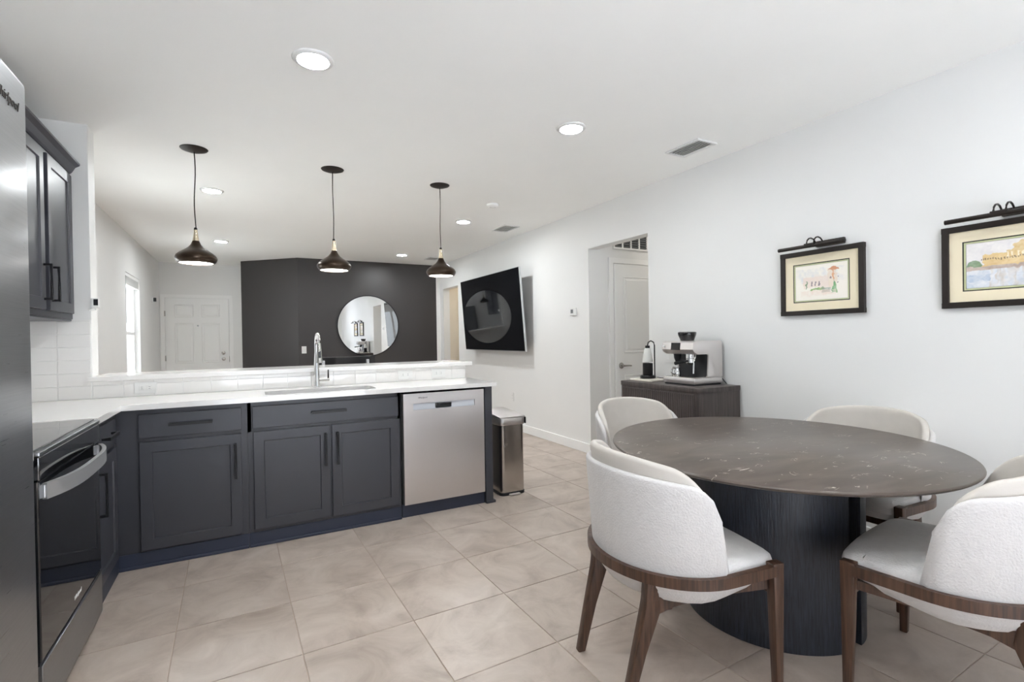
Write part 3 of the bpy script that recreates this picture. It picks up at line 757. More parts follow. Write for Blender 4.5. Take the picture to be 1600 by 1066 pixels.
outlet('wall_outlet', (1.42, PY0-.0075, .967), 'y', 'horizontal white outlet in the backsplash at the bar end', True)
outlet('wall_outlet', (XR, 5.99, .44), 'x', 'white outlet low on the wall below the television', False)
def switch(c, nrm, label, gangs=1):
    t = thing('light_switch', label, 'light switch', c, group='white light switches')
    x, y, z = c; hw = .036+.023*(gangs-1)
    def B(a0, a1, d0, d1, z0, z1, bev):
        return MB().box(x+a0, x+a1, y-d1, y-d0, z+z0, z+z1, bev=bev) if nrm == 'y' else MB().box(x-d1, x-d0, y+a0, y+a1, z+z0, z+z1, bev=bev)
    B(-hw, hw, .0005, .006, -.058, .058, .002).build('cover_plate', 'white_plastic', t)
    for k in range(gangs):
        u_ = (k-(gangs-1)/2)*.046
        B(u_-.0165, u_+.0165, .006, .0095, -.033, .033, .002).build('rocker', 'white_plastic', t)
switch((.873, YD, 1.10), 'y', 'white light switch on the charcoal wall')
switch((XR, 3.12, 1.07), 'x', 'white light switch on the wall behind the coffee machine', 2)

# ------------------------------------------------------------------ upper cabinet
uc = thing('wall_cabinet', 'dark upper cabinet with crown moulding beside the refrigerator', 'cabinet', (-1.05, 3.43, 1.40))
UX = -.908
MB().box(-1.215, UX, 2.95, 3.927, 1.405, 2.285).build('body', 'slate_paint', uc)
d = front_x(3.462, 3.882, 1.435, 2.262, 'door', uc, xf=UX); pull('handle', (UX+DT, 3.492, 1.475), (UX+DT, 3.492, 1.675), (1, 0, 0), d)
d = front_x(2.985, 3.402, 1.435, 2.262, 'door', uc, xf=UX); pull('handle', (UX+DT, 3.372, 1.475), (UX+DT, 3.372, 1.675), (1, 0, 0), d)
MB().prism([(-1.215, 2.286), (UX+.004, 2.286), (UX+.012, 2.295), (UX+.028, 2.325), (UX+.05, 2.34), (UX+.05, 2.352), (-1.215, 2.352)], 1, 2.94, 3.929).build('crown_moulding', 'slate_paint', uc)
MB().box(-1.215, UX-.005, 2.95, 3.927, 1.392, 1.4045, bev=.003).build('light_rail', 'slate_paint', uc)

# ------------------------------------------------------------------ range
RY0, RY1, RX = 2.118, 2.882, -.585
rg = thing('kitchen_range', 'black glass and stainless slide-in range', 'range', (-.9, 2.5, 0))
MB().box(-1.205, RX-.03, RY0, RY1, .03, .895).box(-1.15, -.70, RY0+.03, RY1-.03, 0, .03).build('body', 'dark_plastic', rg)
dr = MB().box(RX-.029, RX, RY0+.003, RY1-.003, .235, .815, bev=.004).build('door', 'black_glass', rg)
MB().box(RX-.029, RX+.004, RY0+.003, RY1-.003, .817, .894, bev=.004).build('control_panel', 'black_glass', rg)
MB().box(-1.205, RX+.006, RY0, RY1, .8955, .909, bev=.003).build('cooktop_frame', 'stainless_y', rg)
MB().box(-1.16, RX-.012, RY0+.012, RY1-.012, .9095, .915, bev=.002).build('cooktop_glass', 'black_glass', rg)
hp = []
for k in range(15):
    t = k/14; y = RY0+.025+(RY1-RY0-.05)*t
    hp.append((RX+.010+.052*(1-abs(2*t-1)**3.2), y, .778))
MB().tube(hp, 0, sq=(.014, .052)).build('handle', 'silver', dr, smooth=40)
for y in (RY0+.03, RY1-.03): MB().box(RX-.002, RX+.014, y-.015, y+.015, .757, .799, bev=.003).build('handle_mount', 'silver', dr)
MB().box(RX-.029, RX+.002, RY0+.003, RY1-.003, .04, .222, bev=.003).build('storage_drawer', 'stainless_y', rg)
MB().box(RX-.026, RX-.006, RY0+.003, RY1-.003, .2225, .234).build('drawer_gap', 'gasket_black', rg)
text_mesh('logo', 'Whirlpool', .022, 'white_ink', dr, frameM((RX+.0005, 2.47, .272), (0, 1, 0), (0, 0, 1)), .25, .0004)

# ------------------------------------------------------------------ refrigerator
FX, FY0, FY1 = -.372, .425, 1.338
fr = thing('refrigerator', 'tall stainless steel refrigerator at the edge of the kitchen', 'refrigerator', (-.78, .88, 0))
MB().box(-1.19, FX-.075, FY0+.005, FY1-.005, .02, 1.765).box(-1.12, -.55, FY0+.06, FY1-.06, 0, .02).build('cabinet_body', 'grey_plastic', fr)
fm = (FY0+FY1)/2
for a, b_, hy in ((FY0, fm-.002, fm-.05), (fm+.002, FY1, fm+.05)):
    d = MB().box(FX-.07, FX, a, b_, .06, 1.775, bev=.014, seg=4).build('door', 'stainless_y', fr, smooth=35)
    MB().tube([(FX-.004, hy, .80), (FX+.05, hy, .82), (FX+.05, hy, 1.58), (FX-.004, hy, 1.60)], .012, 10).build('handle', 'stainless_v', d, smooth=40)
    if a > fm-.1: text_mesh('logo', 'Whirlpool', .026, 'bronze_black', d, frameM((FX+.0005, 1.180, 1.700), (0, 1, 0), (0, 0, 1)), .3, .0008)
# ------------------------------------------------------------------ security camera on the stub wall edge, sensor on left wall, thermostat
sc_ = thing('security_camera', 'small white security camera fixed to the stub wall edge', 'camera', (PX+.03, 3.93, 1.47))
MB().box(PX+.002, PX+.042, 3.915, 3.955, 1.475, 1.535, bev=.005).build('housing', 'white_plastic', sc_)
MB().box(PX+.0165, PX+.0385, 3.913, 3.9155, 1.49, 1.528, bev=.001).build('lens_window', 'dark_plastic', sc_)
MB().tube([(PX+.02, 3.945, 1.476), (PX+.02, 3.945, 1.465), (PX-.015, 3.934, 1.463)], .006, 8).build('bracket', 'white_plastic', sc_, smooth=40)
se = thing('wall_sensor', 'small dark sensor high on the wall near the front door', 'sensor', (XL, 9.38, 1.89))
MB().box(XL+.0005, XL+.012, 9.36, 9.42, 1.87, 1.97, bev=.003).build('back_plate', 'white_plastic', se)
MB().box(XL+.012, XL+.05, 9.37, 9.40, 1.89, 1.95, bev=.006).build('head', 'dark_plastic', se)
th = thing('thermostat', 'white thermostat with grey screen beside the hall opening', 'thermostat', (XR-.01, 4.53, 1.49))
MB().box(XR-.024, XR-.0005, 4.475, 4.585, 1.485, 1.568, bev=.004).build('housing', 'white_plastic', th)
MB().box(XR-.0255, XR-.0235, 4.515, 4.56, 1.508, 1.55, bev=.0005).build('screen', 'grey_plastic', th)

# ------------------------------------------------------------------ television
tvt = thing('television', 'large black wall-mounted television with thin silver edge', 'television', (3.12, 6.34, 1.07))
TVA, TVB = Vector((3.02, 0, 2.134)), Vector((3.10, 0, 1.068))     # top and bottom of the screen plane
upv = (TVA-TVB); hh = upv.length; upv.normalize(); nv = Vector((-upv.z, 0, upv.x))
def tvbox(y0, y1, s0, s1, d0, d1, bev):
    """y range, s along the tilted height, d depth behind the screen plane"""
    b = MB().box(y0, y1, s0, s1, d0, d1, bev=bev)
    for v in b.bm.verts:
        y, s, d_ = v.co; v.co = TVB+upv*s-nv*d_+Vector((0, y, 0))
    bmesh.ops.recalc_face_normals(b.bm, faces=b.bm.faces[:])
    return b
tvbox(5.40, 7.285, 0, hh, .001, .028, .003).build('housing', 'silver', tvt)
tvbox(5.408, 7.277, .01, hh-.008, -.0015, .0008, 0).build('screen', 'tv_black', tvt)
tvbox(5.9, 6.8, .10, .62, .0285, .05, .004).build('rear_cover', 'dark_plastic', tvt)
MB().box(XR-.03, XR-.0005, 6.1, 6.6, 1.35, 1.85, bev=.003).box(3.14, XR-.02, 6.2, 6.24, 1.42, 1.75).box(3.14, XR-.02, 6.46, 6.5, 1.42, 1.75).build('wall_mount', 'black_metal', tvt)

# ------------------------------------------------------------------ round mirror
mr_ = thing('round_mirror', 'round wall mirror with thin black frame on the charcoal wall', 'mirror', (1.915, YD-.012, .965))
MB().lathe([(.512, -.001), (.527, -.001), (.529, -.022), (.512, -.022)], (1.915, YD, 1.49), 96, axis=1, close=True).build('frame', 'black_metal', mr_, smooth=40)
MB().lathe([(0, -.004), (.5135, -.004), (.5135, -.014), (0, -.014)], (1.915, YD, 1.49), 96, axis=1).build('glass', 'mirror_glass', mr_, smooth=30)

# ------------------------------------------------------------------ bar stool behind the bar
bst = thing('bar_stool', 'black leather bar stool behind the raised bar', 'stool', (.77, 4.62, 0))
def arc_panel(mb, cx, cy_, rad, a0, a1, z0, z1, th_, n=16, dip=.012):
    V = []; F = []
    for k in range(n+1):
        a = a0+(a1-a0)*k/n; dz = dip*(1-(2*k/n-1)**2)
        for rr, z in ((rad, z0), (rad+th_, z0), (rad+th_, z1-dz-.008), (rad+th_*.5, z1-dz), (rad, z1-dz-.008)): V.append((cx+rr*math.cos(a), cy_+rr*math.sin(a), z))
    for k in range(n):
        for j in range(5): F.append((k*5+j, k*5+(j+1) % 5, (k+1)*5+(j+1) % 5, (k+1)*5+j))
    F.append((0, 1, 2, 3, 4)); F.append(tuple(n*5+j for j in (4, 3, 2, 1, 0)))
    return mb.raw(V, F)
arc_panel(MB(), .79, 4.46, .20, math.radians(8), math.radians(172), .80, 1.115, .045).build('backrest', 'leather_black', bst, smooth=50)
MB().prism(rrect(.57, .99, 4.38, 4.78, .08), 2, .68, .77, bev=.02, seg=3).build('seat', 'leather_black', bst, smooth=50)
MB().lathe([(0, .0), (.22, .0), (.22, .008), (.05, .025), (.03, .04), (.03, .68), (0, .68)], (.78, 4.58, 0), 32).build('pedestal', 'chrome', bst, smooth=40)
MB().tube([(.78+.17*math.cos(2*PI*k/24), 4.58+.17*math.sin(2*PI*k/24), .28) for k in range(24)], .01, 8, closed=True).tube([(.78, 4.58, .28), (.78, 4.41, .28)], .009, 8).build('foot_ring', 'chrome', bst, smooth=50)
for s in (-1, 1): MB().box(.78+s*.185-.012, .78+s*.185+.012, 4.47, 4.50, .70, 1.08, bev=.004).build('back_post', 'silver', bst)

# ------------------------------------------------------------------ trash can
tc_ = thing('trash_can', 'rectangular stainless step trash can beside the dishwasher end panel', 'trash can', (1.875, 3.69, 0))
x0, x1, y0, y1 = 1.768, 1.982, 3.488, 3.90
MB().prism(rrect(x0, x1, y0, y1, .035, 6), 2, .025, .56, bev=0).build('body', 'stainless_v', tc_, smooth=35)
MB().prism(rrect(x0-.004, x1+.004, y0-.004, y1+.004, .038, 6), 2, 0, .0248, bev=.003).build('base_ring', 'dark_plastic', tc_, smooth=35)
MB().prism(rrect(x0-.008, x1+.008, y0-.008, y1+.008, .04, 6), 2, .556, .612, bev=.004).build('rim_band', 'stainless_h', tc_, smooth=35)
MB().prism([(y0-.006, .6125), (y1+.006, .6125), (y1+.006, .632), (y1-.03, .648), (y0+.12, .636), (y0-.006, .622)], 0, x0-.006, x1+.006, bev=.006).build('lid', 'stainless_h', tc_, smooth=35)
MB().box(x0+.06, x1-.06, y0-.03, y0-.0045, .004, .016, bev=.004).build('pedal', 'stainless_h', tc_)
MB().box(x1+.0085, x1+.016, y0+.0, y0+.045, .558, .61, bev=.003).build('hinge_cover', 'dark_plastic', tc_)

# ------------------------------------------------------------------ dining table
TCX, TCY = 2.131, 1.458
tb = thing('dining_table', 'round brown marble dining table on a dark drum base', 'table', (TCX, TCY, 0))
def ellipse_disc(prof, ax, ay, rot, n=96):
    V = []; F = []
    for (k_, z) in prof:
        for j in range(n):
            t = 2*PI*j/n; x, y = (ax+k_)*math.cos(t), (ay+k_)*math.sin(t)
            V.append((TCX+x*math.cos(rot)-y*math.sin(rot), TCY+x*math.sin(rot)+y*math.cos(rot), z))
    for s in range(len(prof)-1):
        for j in range(n): F.append((s*n+j, s*n+(j+1) % n, s*n+n+(j+1) % n, s*n+n+j))
    F.append(tuple(range(n-1, -1, -1))); F.append(tuple(range((len(prof)-1)*n, len(prof)*n)))
    return MB().raw(V, F)
ellipse_disc([(-.035, .728), (-.012, .732), (-.003, .738), (0, .743), (-.002, .7475), (-.006, .75)], .747, .712, math.radians(51.7)).build('tabletop', 'brown_marble', tb, smooth=35)
def drum(a0, a1, rad, th_, z0, z1, n=48, kx=1.0):
    V = []; F = []
    for k in range(n+1):
        a = math.radians(a0+(a1-a0)*k/n); c, s = math.cos(a), math.sin(a)
        for rr, z in ((rad, z0), (rad, z1), (rad-th_, z1), (rad-th_, z0)): V.append((TCX+rr*c*kx, TCY+rr*s, z))
    for k in range(n):
        for j in range(4): F.append((k*4+j, k*4+(j+1) % 4, k*4+4+(j+1) % 4, k*4+4+j))
    F += [(0, 1, 2, 3), tuple(n*4+j for j in (3, 2, 1, 0))]
    return MB().raw(V, F)
drum(84, 260, .376, .035, 0, .7275).build('base_panel', 'ebony_veneer', tb, smooth=35)
drum(-86, 66, .368, .035, 0, .7275, kx=.84).build('base_panel', 'ebony_veneer', tb, smooth=35)
MB().lathe([(0, .70), (.27, .70), (.27, .7277), (0, .7277)], (TCX, TCY, 0), 40).build('base_plate', 'black_metal', tb)

# ------------------------------------------------------------------ dining chairs
CL, CW = .283, .315
def plan(th_, k=1.0, off=0.0):
    """point of the chair outline; th_ 0 at the back, +-90 deg at the sides, beyond that straight to the front"""
    s = 1 if th_ >= 0 else -1; a = abs(th_)
    if a <= 90:
        t = math.radians(a); x, y = -CL*math.cos(t), CW*math.sin(t); nx, ny = -math.cos(t)/CL, math.sin(t)/CW
    else:
        q = (a-90)/90; x, y = .42*q, CW*(1-.075*q); nx, ny = .03, 1
    l = math.hypot(nx, ny)
    return (x*k+nx/l*off, s*(y*k+ny/l*off))
def back_shell(ztop_c, ztop_s, z0, off_o, thick, lean, tb_, tt_, corner, n=40, m=14, under=None):
    """padded barrel back: outer and inner skins joined by a rounded rim and rounded ends"""
    rings = []     # each column: closed loop of profile points
    V = []; F = []
    prof_n = None
    for i in range(n+1):
        t = -1+2*i/n; at = abs(t)
        zt = ztop_c+(ztop_s-ztop_c)*at**2.2
        if at > 1-corner:
            q = (at-(1-corner))/corner; zt -= .11*(1-math.sqrt(max(0, 1-q*q)))
        col = []
        zb = z0+(.05*at**3 if under else 0)
        def pt(s, side):
            z = zb+s*(zt-zb)
            the = tb_+(tt_-tb_)*((z-z0)/(ztop_c-z0))
            ends = thick*.5*max(0, (at-.965)/.035)**2
            o = off_o+lean*((z-z0)/(ztop_c-z0))-(thick-ends if side else ends)
            if under:
                q_ = min(1, max(0, 1-s/.22)); o -= under*(1-math.sqrt(1-q_*q_*.98))
            return plan(t*the, 1, o)+(z,)
        for k in range(m+1): col.append(pt(k/m*.985, 0))
        x0_, y0_, z_ = pt(.985, 0); x1_, y1_, _ = pt(.985, 1)
        for k in range(1, 5):
            a = PI*k/5; w_ = .5-.5*math.cos(a)
            col.append((x0_+(x1_-x0_)*w_, y0_+(y1_-y0_)*w_, z_+math.sin(a)*thick*.5))
        for k in range(m, -1, -1): col.append(pt(k/m*.985, 1))
        prof_n = len(col); V += col
    for i in range(n):
        for j in range(prof_n): F.append((i*prof_n+j, i*prof_n+(j+1) % prof_n, (i+1)*prof_n+(j+1) % prof_n, (i+1)*prof_n+j))
    F.append(tuple(range(prof_n))); F.append(tuple(n*prof_n+j for j in range(prof_n-1, -1, -1)))
    return MB().raw(V, F)
def make_chair(label):
    t = thing('dining_chair', label, 'chair', (0, 0, 0), group='cream barrel-back chairs around the table')
    # seat cushion: outline rings lofted
    def outline(inset):
        pts = []
        for k in range(25):
            th_ = -128+256*k/24; pts.append(plan(th_, 1, -inset))
        fx_ = .283-inset; yy = pts[-1][1]; xx = pts[-1][0]
        for k in range(1, 12):
            a = PI/2*(k/6) if k <= 6 else PI/2+PI/2*((k-6)/5)
        front = []
        rc = .06
        y_ = yy-.004
        for k in range(0, 7):
            a = PI/2-PI/2*k/6; front.append((fx_-rc+rc*math.cos(a)-.012, y_-rc+rc*math.sin(a)))
        for k in range(1, 6):
            q = 1-2*k/6; front.append((fx_-.012+.012*(1-q*q), (y_-rc)*q))
        for k in range(0, 7):
            a = -PI/2*k/6; front.append((fx_-rc+rc*math.cos(a)-.012, -(y_-rc)+rc*math.sin(a)))
        return pts+front
    rings = [(.09, .352), (.04, .360), (.018, .392), (.016, .43), (.016, .455), (.020, .472), (.032, .483), (.06, .489), (.12, .492)]
    V = []; F = []
    for (ins, z) in rings:
        o = outline(ins); n = len(o)
        for (x, y) in o: V.append((x, y, z+(.04*max(0, x+.05)/.3 if z < .40 else 0)))
    for s in range(len(rings)-1):
        for j in range(n): F.append((s*n+j, s*n+(j+1) % n, s*n+n+(j+1) % n, s*n+n+j))
    F.append(tuple(range(n-1, -1, -1))); F.append(tuple(range((len(rings)-1)*n, len(rings)*n)))
    MB().raw(V, F).build('seat', 'fabric_cream', t, smooth=60, local=True)
    back_shell(.785, .742, .345, -.008, .024, .028, 99, 80, .2, under=.10).build('back_shell', 'fabric_cream', t, smooth=60, local=True)
    back_shell(.836, .775, .47, -.0335, .03, .037, 90, 73, .3).build('back_cushion', 'fabric_smooth', t, smooth=60, local=True)
    # curved wooden rail
    pts = [plan(-133+266*k/46, 1, .006)+(.447,) for k in range(47)]
    MB().tube(pts, 0, sq=(.024, .036)).build('back_rail', 'walnut', t, smooth=40, local=True)
    for s in (-1, 1):
        fx_, fy_ = .212, s*.303
        # front leg: tapered post
        def post(rows):
            V = []; F = []
            for (x, y, z, a, b_) in rows: V += [(x-a/2, y-b_/2, z), (x+a/2, y-b_/2, z), (x+a/2, y+b_/2, z), (x-a/2, y+b_/2, z)]
            for k in range(len(rows)-1):
                for j in range(4): F.append((k*4+j, k*4+(j+1) % 4, k*4+4+(j+1) % 4, k*4+4+j))
            F.append((3, 2, 1, 0)); F.append(tuple(len(V)-4+j for j in range(4)))
            b = MB().raw(V, F)
            bmesh.ops.bevel(b.bm, geom=b.bm.edges[:], offset=.004, segments=2, profile=.5, affect='EDGES', clamp_overlap=True)
            return b
        post([(fx_+.004, fy_, 0, .026, .026), (fx_, fy_, .25, .036, .034), (fx_-.002, fy_, .472, .046, .036)]).build('leg', 'walnut', t, smooth=30, local=True)
        post([(-.298, s*.168, 0, .03, .03), (-.25, s*.174, .18, .042, .036), (-.205, s*.178, .325, .062, .042), (-.205, s*.18, .36, .052, .04), (-.216, s*.192, .431, .036, .036)]).build('leg', 'walnut', t, smooth=30, local=True)
        MB().tube([(.20, s*.283, .392), (.02, s*.225, .372), (-.13, s*.195, .352), (-.205, s*.178, .335)], 0, sq=[(.022, .03), (.022, .032), (.024, .04), (.026, .062)]).build('side_brace', 'walnut', t, smooth=40, local=True)
    MB().box(.192, .214, -.285, .285, .362, .392, bev=.003).build('front_brace', 'walnut', t, local=True)
    return t
spots = [(1.43, 1.408, -9.6, 'cream barrel-back dining chair at the table, nearest the dishwasher'),
         (2.185, 2.305, 272, 'cream barrel-back dining chair between the table and the sideboard'),
         (2.772, 1.436, 180, 'cream barrel-back dining chair between the table and the picture wall'),
         (2.142, .795, 99, 'cream barrel-back dining chair at the table, cut off at the right edge')]
ch0 = make_chair(spots[0][3])
for k, (x, y, a, l) in enumerate(spots):
    o = ch0 if k == 0 else copy_tree(ch0)
    o.location = (x, y, 0); o.rotation_euler = (0, 0, math.radians(a)); o['label'] = l

# ------------------------------------------------------------------ sideboard
SZ_, SBX, SBY0, SBY1 = .872, 2.80, 2.438, 3.30
sb = thing('sideboard', 'dark oak sideboard with fluted doors and rounded corners under the coffee machine', 'sideboard', (3.01, 2.87, 0))
def sbpts(ins):
    out = [(XR-.006, SBY0+ins), (XR-.006, SBY1-ins)]; rc = .05
    for k in range(7): a = PI/2+PI/2*k/6; out.append((SBX+ins+rc+rc*math.cos(a), SBY1-ins-rc+rc*math.sin(a)))
    for k in range(7): a = PI+PI/2*k/6; out.append((SBX+ins+rc+rc*math.cos(a), SBY0+ins+rc+rc*math.sin(a)))
    return out
MB().prism(sbpts(0), 2, SZ_-.035, SZ_, bev=.002).build('top', 'sideboard_oak', sb, smooth=35)
MB().prism(sbpts(.004), 2, .12, SZ_-.0352).build('body', 'sideboard_oak', sb, smooth=35)
for a, b_ in ((SBY0+.055, 2.868), (2.872, SBY1-.055)):
    d = MB().box(SBX-.002, SBX+.0035, a, b_, .15, SZ_-.045, bev=.001).build('door', 'sideboard_oak', sb)
    n = 18; st = (b_-a)/n
    flute = None
    for k in range(n):
        y = a+(k+.5)*st
        if flute is None:
            flute = MB().prism([(-.002-.006*math.cos(q), y+st*.46*math.sin(q)) for q in [math.radians(v) for v in (-90, -45, 0, 45, 90)]], 2, .155, SZ_-.05).build('flute', 'sideboard_oak', d, smooth=60)
            flute.location.x = SBX
            y_first = y
        else:
            c = flute.copy(); COL.objects.link(c); c.parent = d; c.location.y = y-y_first
for x, y in ((SBX+.06, SBY0+.06), (SBX+.06, SBY1-.06), (XR-.06, SBY0+.06), (XR-.06, SBY1-.06)):
    MB().lathe([(0, 0), (.014, 0), (.022, .1195), (0, .1195)], (x, y, 0), 16).build('leg', 'sideboard_oak', sb, smooth=40)

# ------------------------------------------------------------------ espresso machine (front faces -x)
MZ = SZ_
em = thing('espresso_machine', 'stainless espresso machine with bean hopper on the sideboard', 'coffee machine', (3.05, 2.73, MZ))
EX0, EX1, EY0, EY1 = 2.905, 3.205, 2.577, 2.885
MB().box(2.90, EX1, EY0, EY1, MZ+.012, MZ+.058, bev=.008).build('drip_tray_base', 'stainless_h', em, smooth=35)
MB().box(2.91, EX1-.01, EY0+.01, EY1-.01, MZ, MZ+.0125).build('foot_plate', 'dark_plastic', em)
MB().box(2.91, 3.06, EY0+.018, EY1-.018, MZ+.0582, MZ+.062, bev=.001).build('drip_grate', 'nickel', em)
# side cheeks leave the brew bay open
prof = [(3.205, .058), (3.205, .318), (3.19, .332), (2.915, .332), (2.895, .32), (2.888, .27), (2.905, .248), (2.94, .232), (3.045, .232), (3.055, .22), (3.045, .075), (3.03, .0585)]
for a, b_ in ((EY0, EY0+.012), (EY1-.012, EY1)):
    MB().prism([(x, MZ+z) for x, z in prof], 1, a, b_, bev=.002).build('side_panel', 'stainless_h', em, smooth=35)
MB().prism([(x, MZ+z) for x, z in [(3.20, .233), (3.20, .318), (3.186, .331), (2.915, .331), (2.896, .32), (2.889, .27), (2.906, .249), (2.94, .233)]], 1, EY0+.0122, EY1-.0122).build('head', 'stainless_h', em, smooth=35)
MB().box(3.06, EX1-.004, EY0+.0122, EY1-.0122, MZ+.0585, MZ+.2328).build('rear_column', 'dark_plastic', em)
scr = MB().box(-.002, .002, -.045, .045, -.028, .028, bev=.001)
for v in scr.bm.verts: v.co = Matrix.Rotation(math.radians(8), 3, 'Y') @ v.co + Vector((2.8915, 2.745, MZ+.292))
scr.build('touch_screen', 'black_glass', em)
MB().lathe([(0, 0), (.012, 0), (.011, -.012), (0, -.013)], (2.893, 2.855, MZ+.292), 16, axis=0).build('dial', 'chrome', em, smooth=40)
MB().lathe([(0, MZ+.235), (.036, MZ+.235), (.036, MZ+.20), (.03, MZ+.195), (0, MZ+.195)], (2.985, 2.69, 0), 24).build('group_head', 'chrome', em, smooth=40)
pf = MB().lathe([(0, MZ+.196), (.034, MZ+.196), (.034, MZ+.168), (.02, MZ+.155), (0, MZ+.155)], (2.985, 2.69, 0), 24).build('portafilter', 'chrome', em, smooth=40)
MB().tube([(2.955, 2.69, MZ+.182), (2.90, 2.69, MZ+.178), (2.83, 2.69, MZ+.168)], [.009, .012, .014], 12).build('handle', 'dark_plastic', pf, smooth=40)
MB().lathe([(0, MZ+.234), (.03, MZ+.234), (.026, MZ+.20), (.014, MZ+.165), (0, MZ+.165)], (2.985, 2.815, 0), 20).build('grinder_outlet', 'dark_plastic', em, smooth=40)
MB().tube([(2.965, 2.62, MZ+.236), (2.955, 2.615, MZ+.215), (2.935, 2.612, MZ+.17), (2.93, 2.612, MZ+.09)], .006, 10).build('steam_wand', 'chrome', em, smooth=50)
MB().lathe([(0, MZ+.3322), (.05, MZ+.3322), (.052, MZ+.338), (.068, MZ+.378), (.07, MZ+.395), (.068, MZ+.40), (0, MZ+.40)], (3.06, 2.785, 0), 28).build('bean_hopper', 'black_glass', em, smooth=40)
MB().lathe([(0, MZ+.4002), (.066, MZ+.4002), (.06, MZ+.406), (0, MZ+.407)], (3.06, 2.785, 0), 28).build('hopper_lid', 'chrome', em, smooth=40)
MB().box(EX1+.0005, EX1+.014, EY0+.03, EY1-.03, MZ+.06, MZ+.325, bev=.004).build('water_tank', 'grey_plastic', em)
MB().tube([(EX1+.01, EY0+.02, MZ+.05), (EX1+.015, EY0-.005, MZ+.02), (EX1+.012, EY0-.025, MZ+.004)], .0035, 8).build('power_cord', 'dark_plastic', em, smooth=50)
# knock-out parts on the tray: a portafilter and a small jug
jug = thing('milk_jug', 'small polished milk jug on the espresso machine drip tray', 'jug', (2.955, 2.80, MZ+.0622))
MB().lathe([(0, 0), (.033, 0), (.036, .012), (.034, .035), (.028, .055), (.031, .068), (.0295, .068), (.026, .055), (.03, .03), (.03, .004), (0, .004)], (2.955, 2.80, MZ+.0622), 24).build('body', 'chrome', jug, smooth=45)
MB().tube([(2.925, 2.80, MZ+.12), (2.902, 2.80, MZ+.115), (2.898, 2.80, MZ+.09), (2.922, 2.80, MZ+.08)], .003, 8).build('handle', 'chrome', jug, smooth=45)

# ------------------------------------------------------------------ tray and candle warmer lamp
MB().prism(rrect(2.90, 3.14, 3.02, 3.28, .02), 2, SZ_, SZ_+.014, bev=.003).build('serving_board', 'board_wood', smooth=35, label='pale wooden serving board under the candle warmer lamp', cat='board')
LZ = SZ_+.0145
lx_, ly_ = 3.03, 3.19
cw = thing('candle_warmer_lamp', 'black candle warmer lamp with frosted glass shade on the sideboard', 'lamp', (lx_, ly_, LZ))
MB().lathe([(0, 0), (.062, 0), (.065, .004), (.065, .022), (.062, .026), (0, .026)], (lx_, ly_, LZ), 32).build('base', 'black_metal', cw, smooth=40)
MB().tube([(lx_+.045, ly_-.035, LZ+.025), (lx_+.045, ly_-.035, LZ+.28), (lx_+.04, ly_-.031, LZ+.305), (lx_+.022, ly_-.017, LZ+.318), (lx_+.005, ly_-.004, LZ+.305), (lx_, ly_, LZ+.278)], .0055, 10).build('arm', 'black_metal', cw, smooth=60)
MB().lathe([(0, .278), (.018, .278), (.02, .272), (.02, .255), (0, .255)], (lx_, ly_, LZ), 20).build('socket', 'black_metal', cw, smooth=40)
MB().lathe([(.02, .256), (.026, .25), (.046, .14), (.044, .14), (.024, .248), (.018, .255)], (lx_, ly_, LZ), 32, close=True).build('glass_shade', 'frosted_glass', cw, smooth=40)
cj = thing('candle_jar', 'black candle jar on the warmer lamp base', 'candle', (lx_, ly_, LZ+.0265))
MB().lathe([(0, 0), (.040, 0), (.042, .004), (.042, .10), (.038, .102), (.038, .085), (0, .085)], (lx_, ly_, LZ+.0265), 32).build('jar', 'black_metal', cj, smooth=40)
MB().lathe([(0, .0855), (.0375, .0855), (.0375, .09), (0, .0905)], (lx_, ly_, LZ+.0265), 24).build('wax', 'mat_board', cj, smooth=40)
MB().tube([(lx_+.06, ly_-.045, LZ+.008), (lx_+.085, ly_-.07, LZ+.002), (lx_+.11, ly_-.10, LZ+.003), (lx_+.108, ly_-.13, LZ+.003)], .003, 8).build('lamp_cord', 'black_metal', cw, smooth=50)

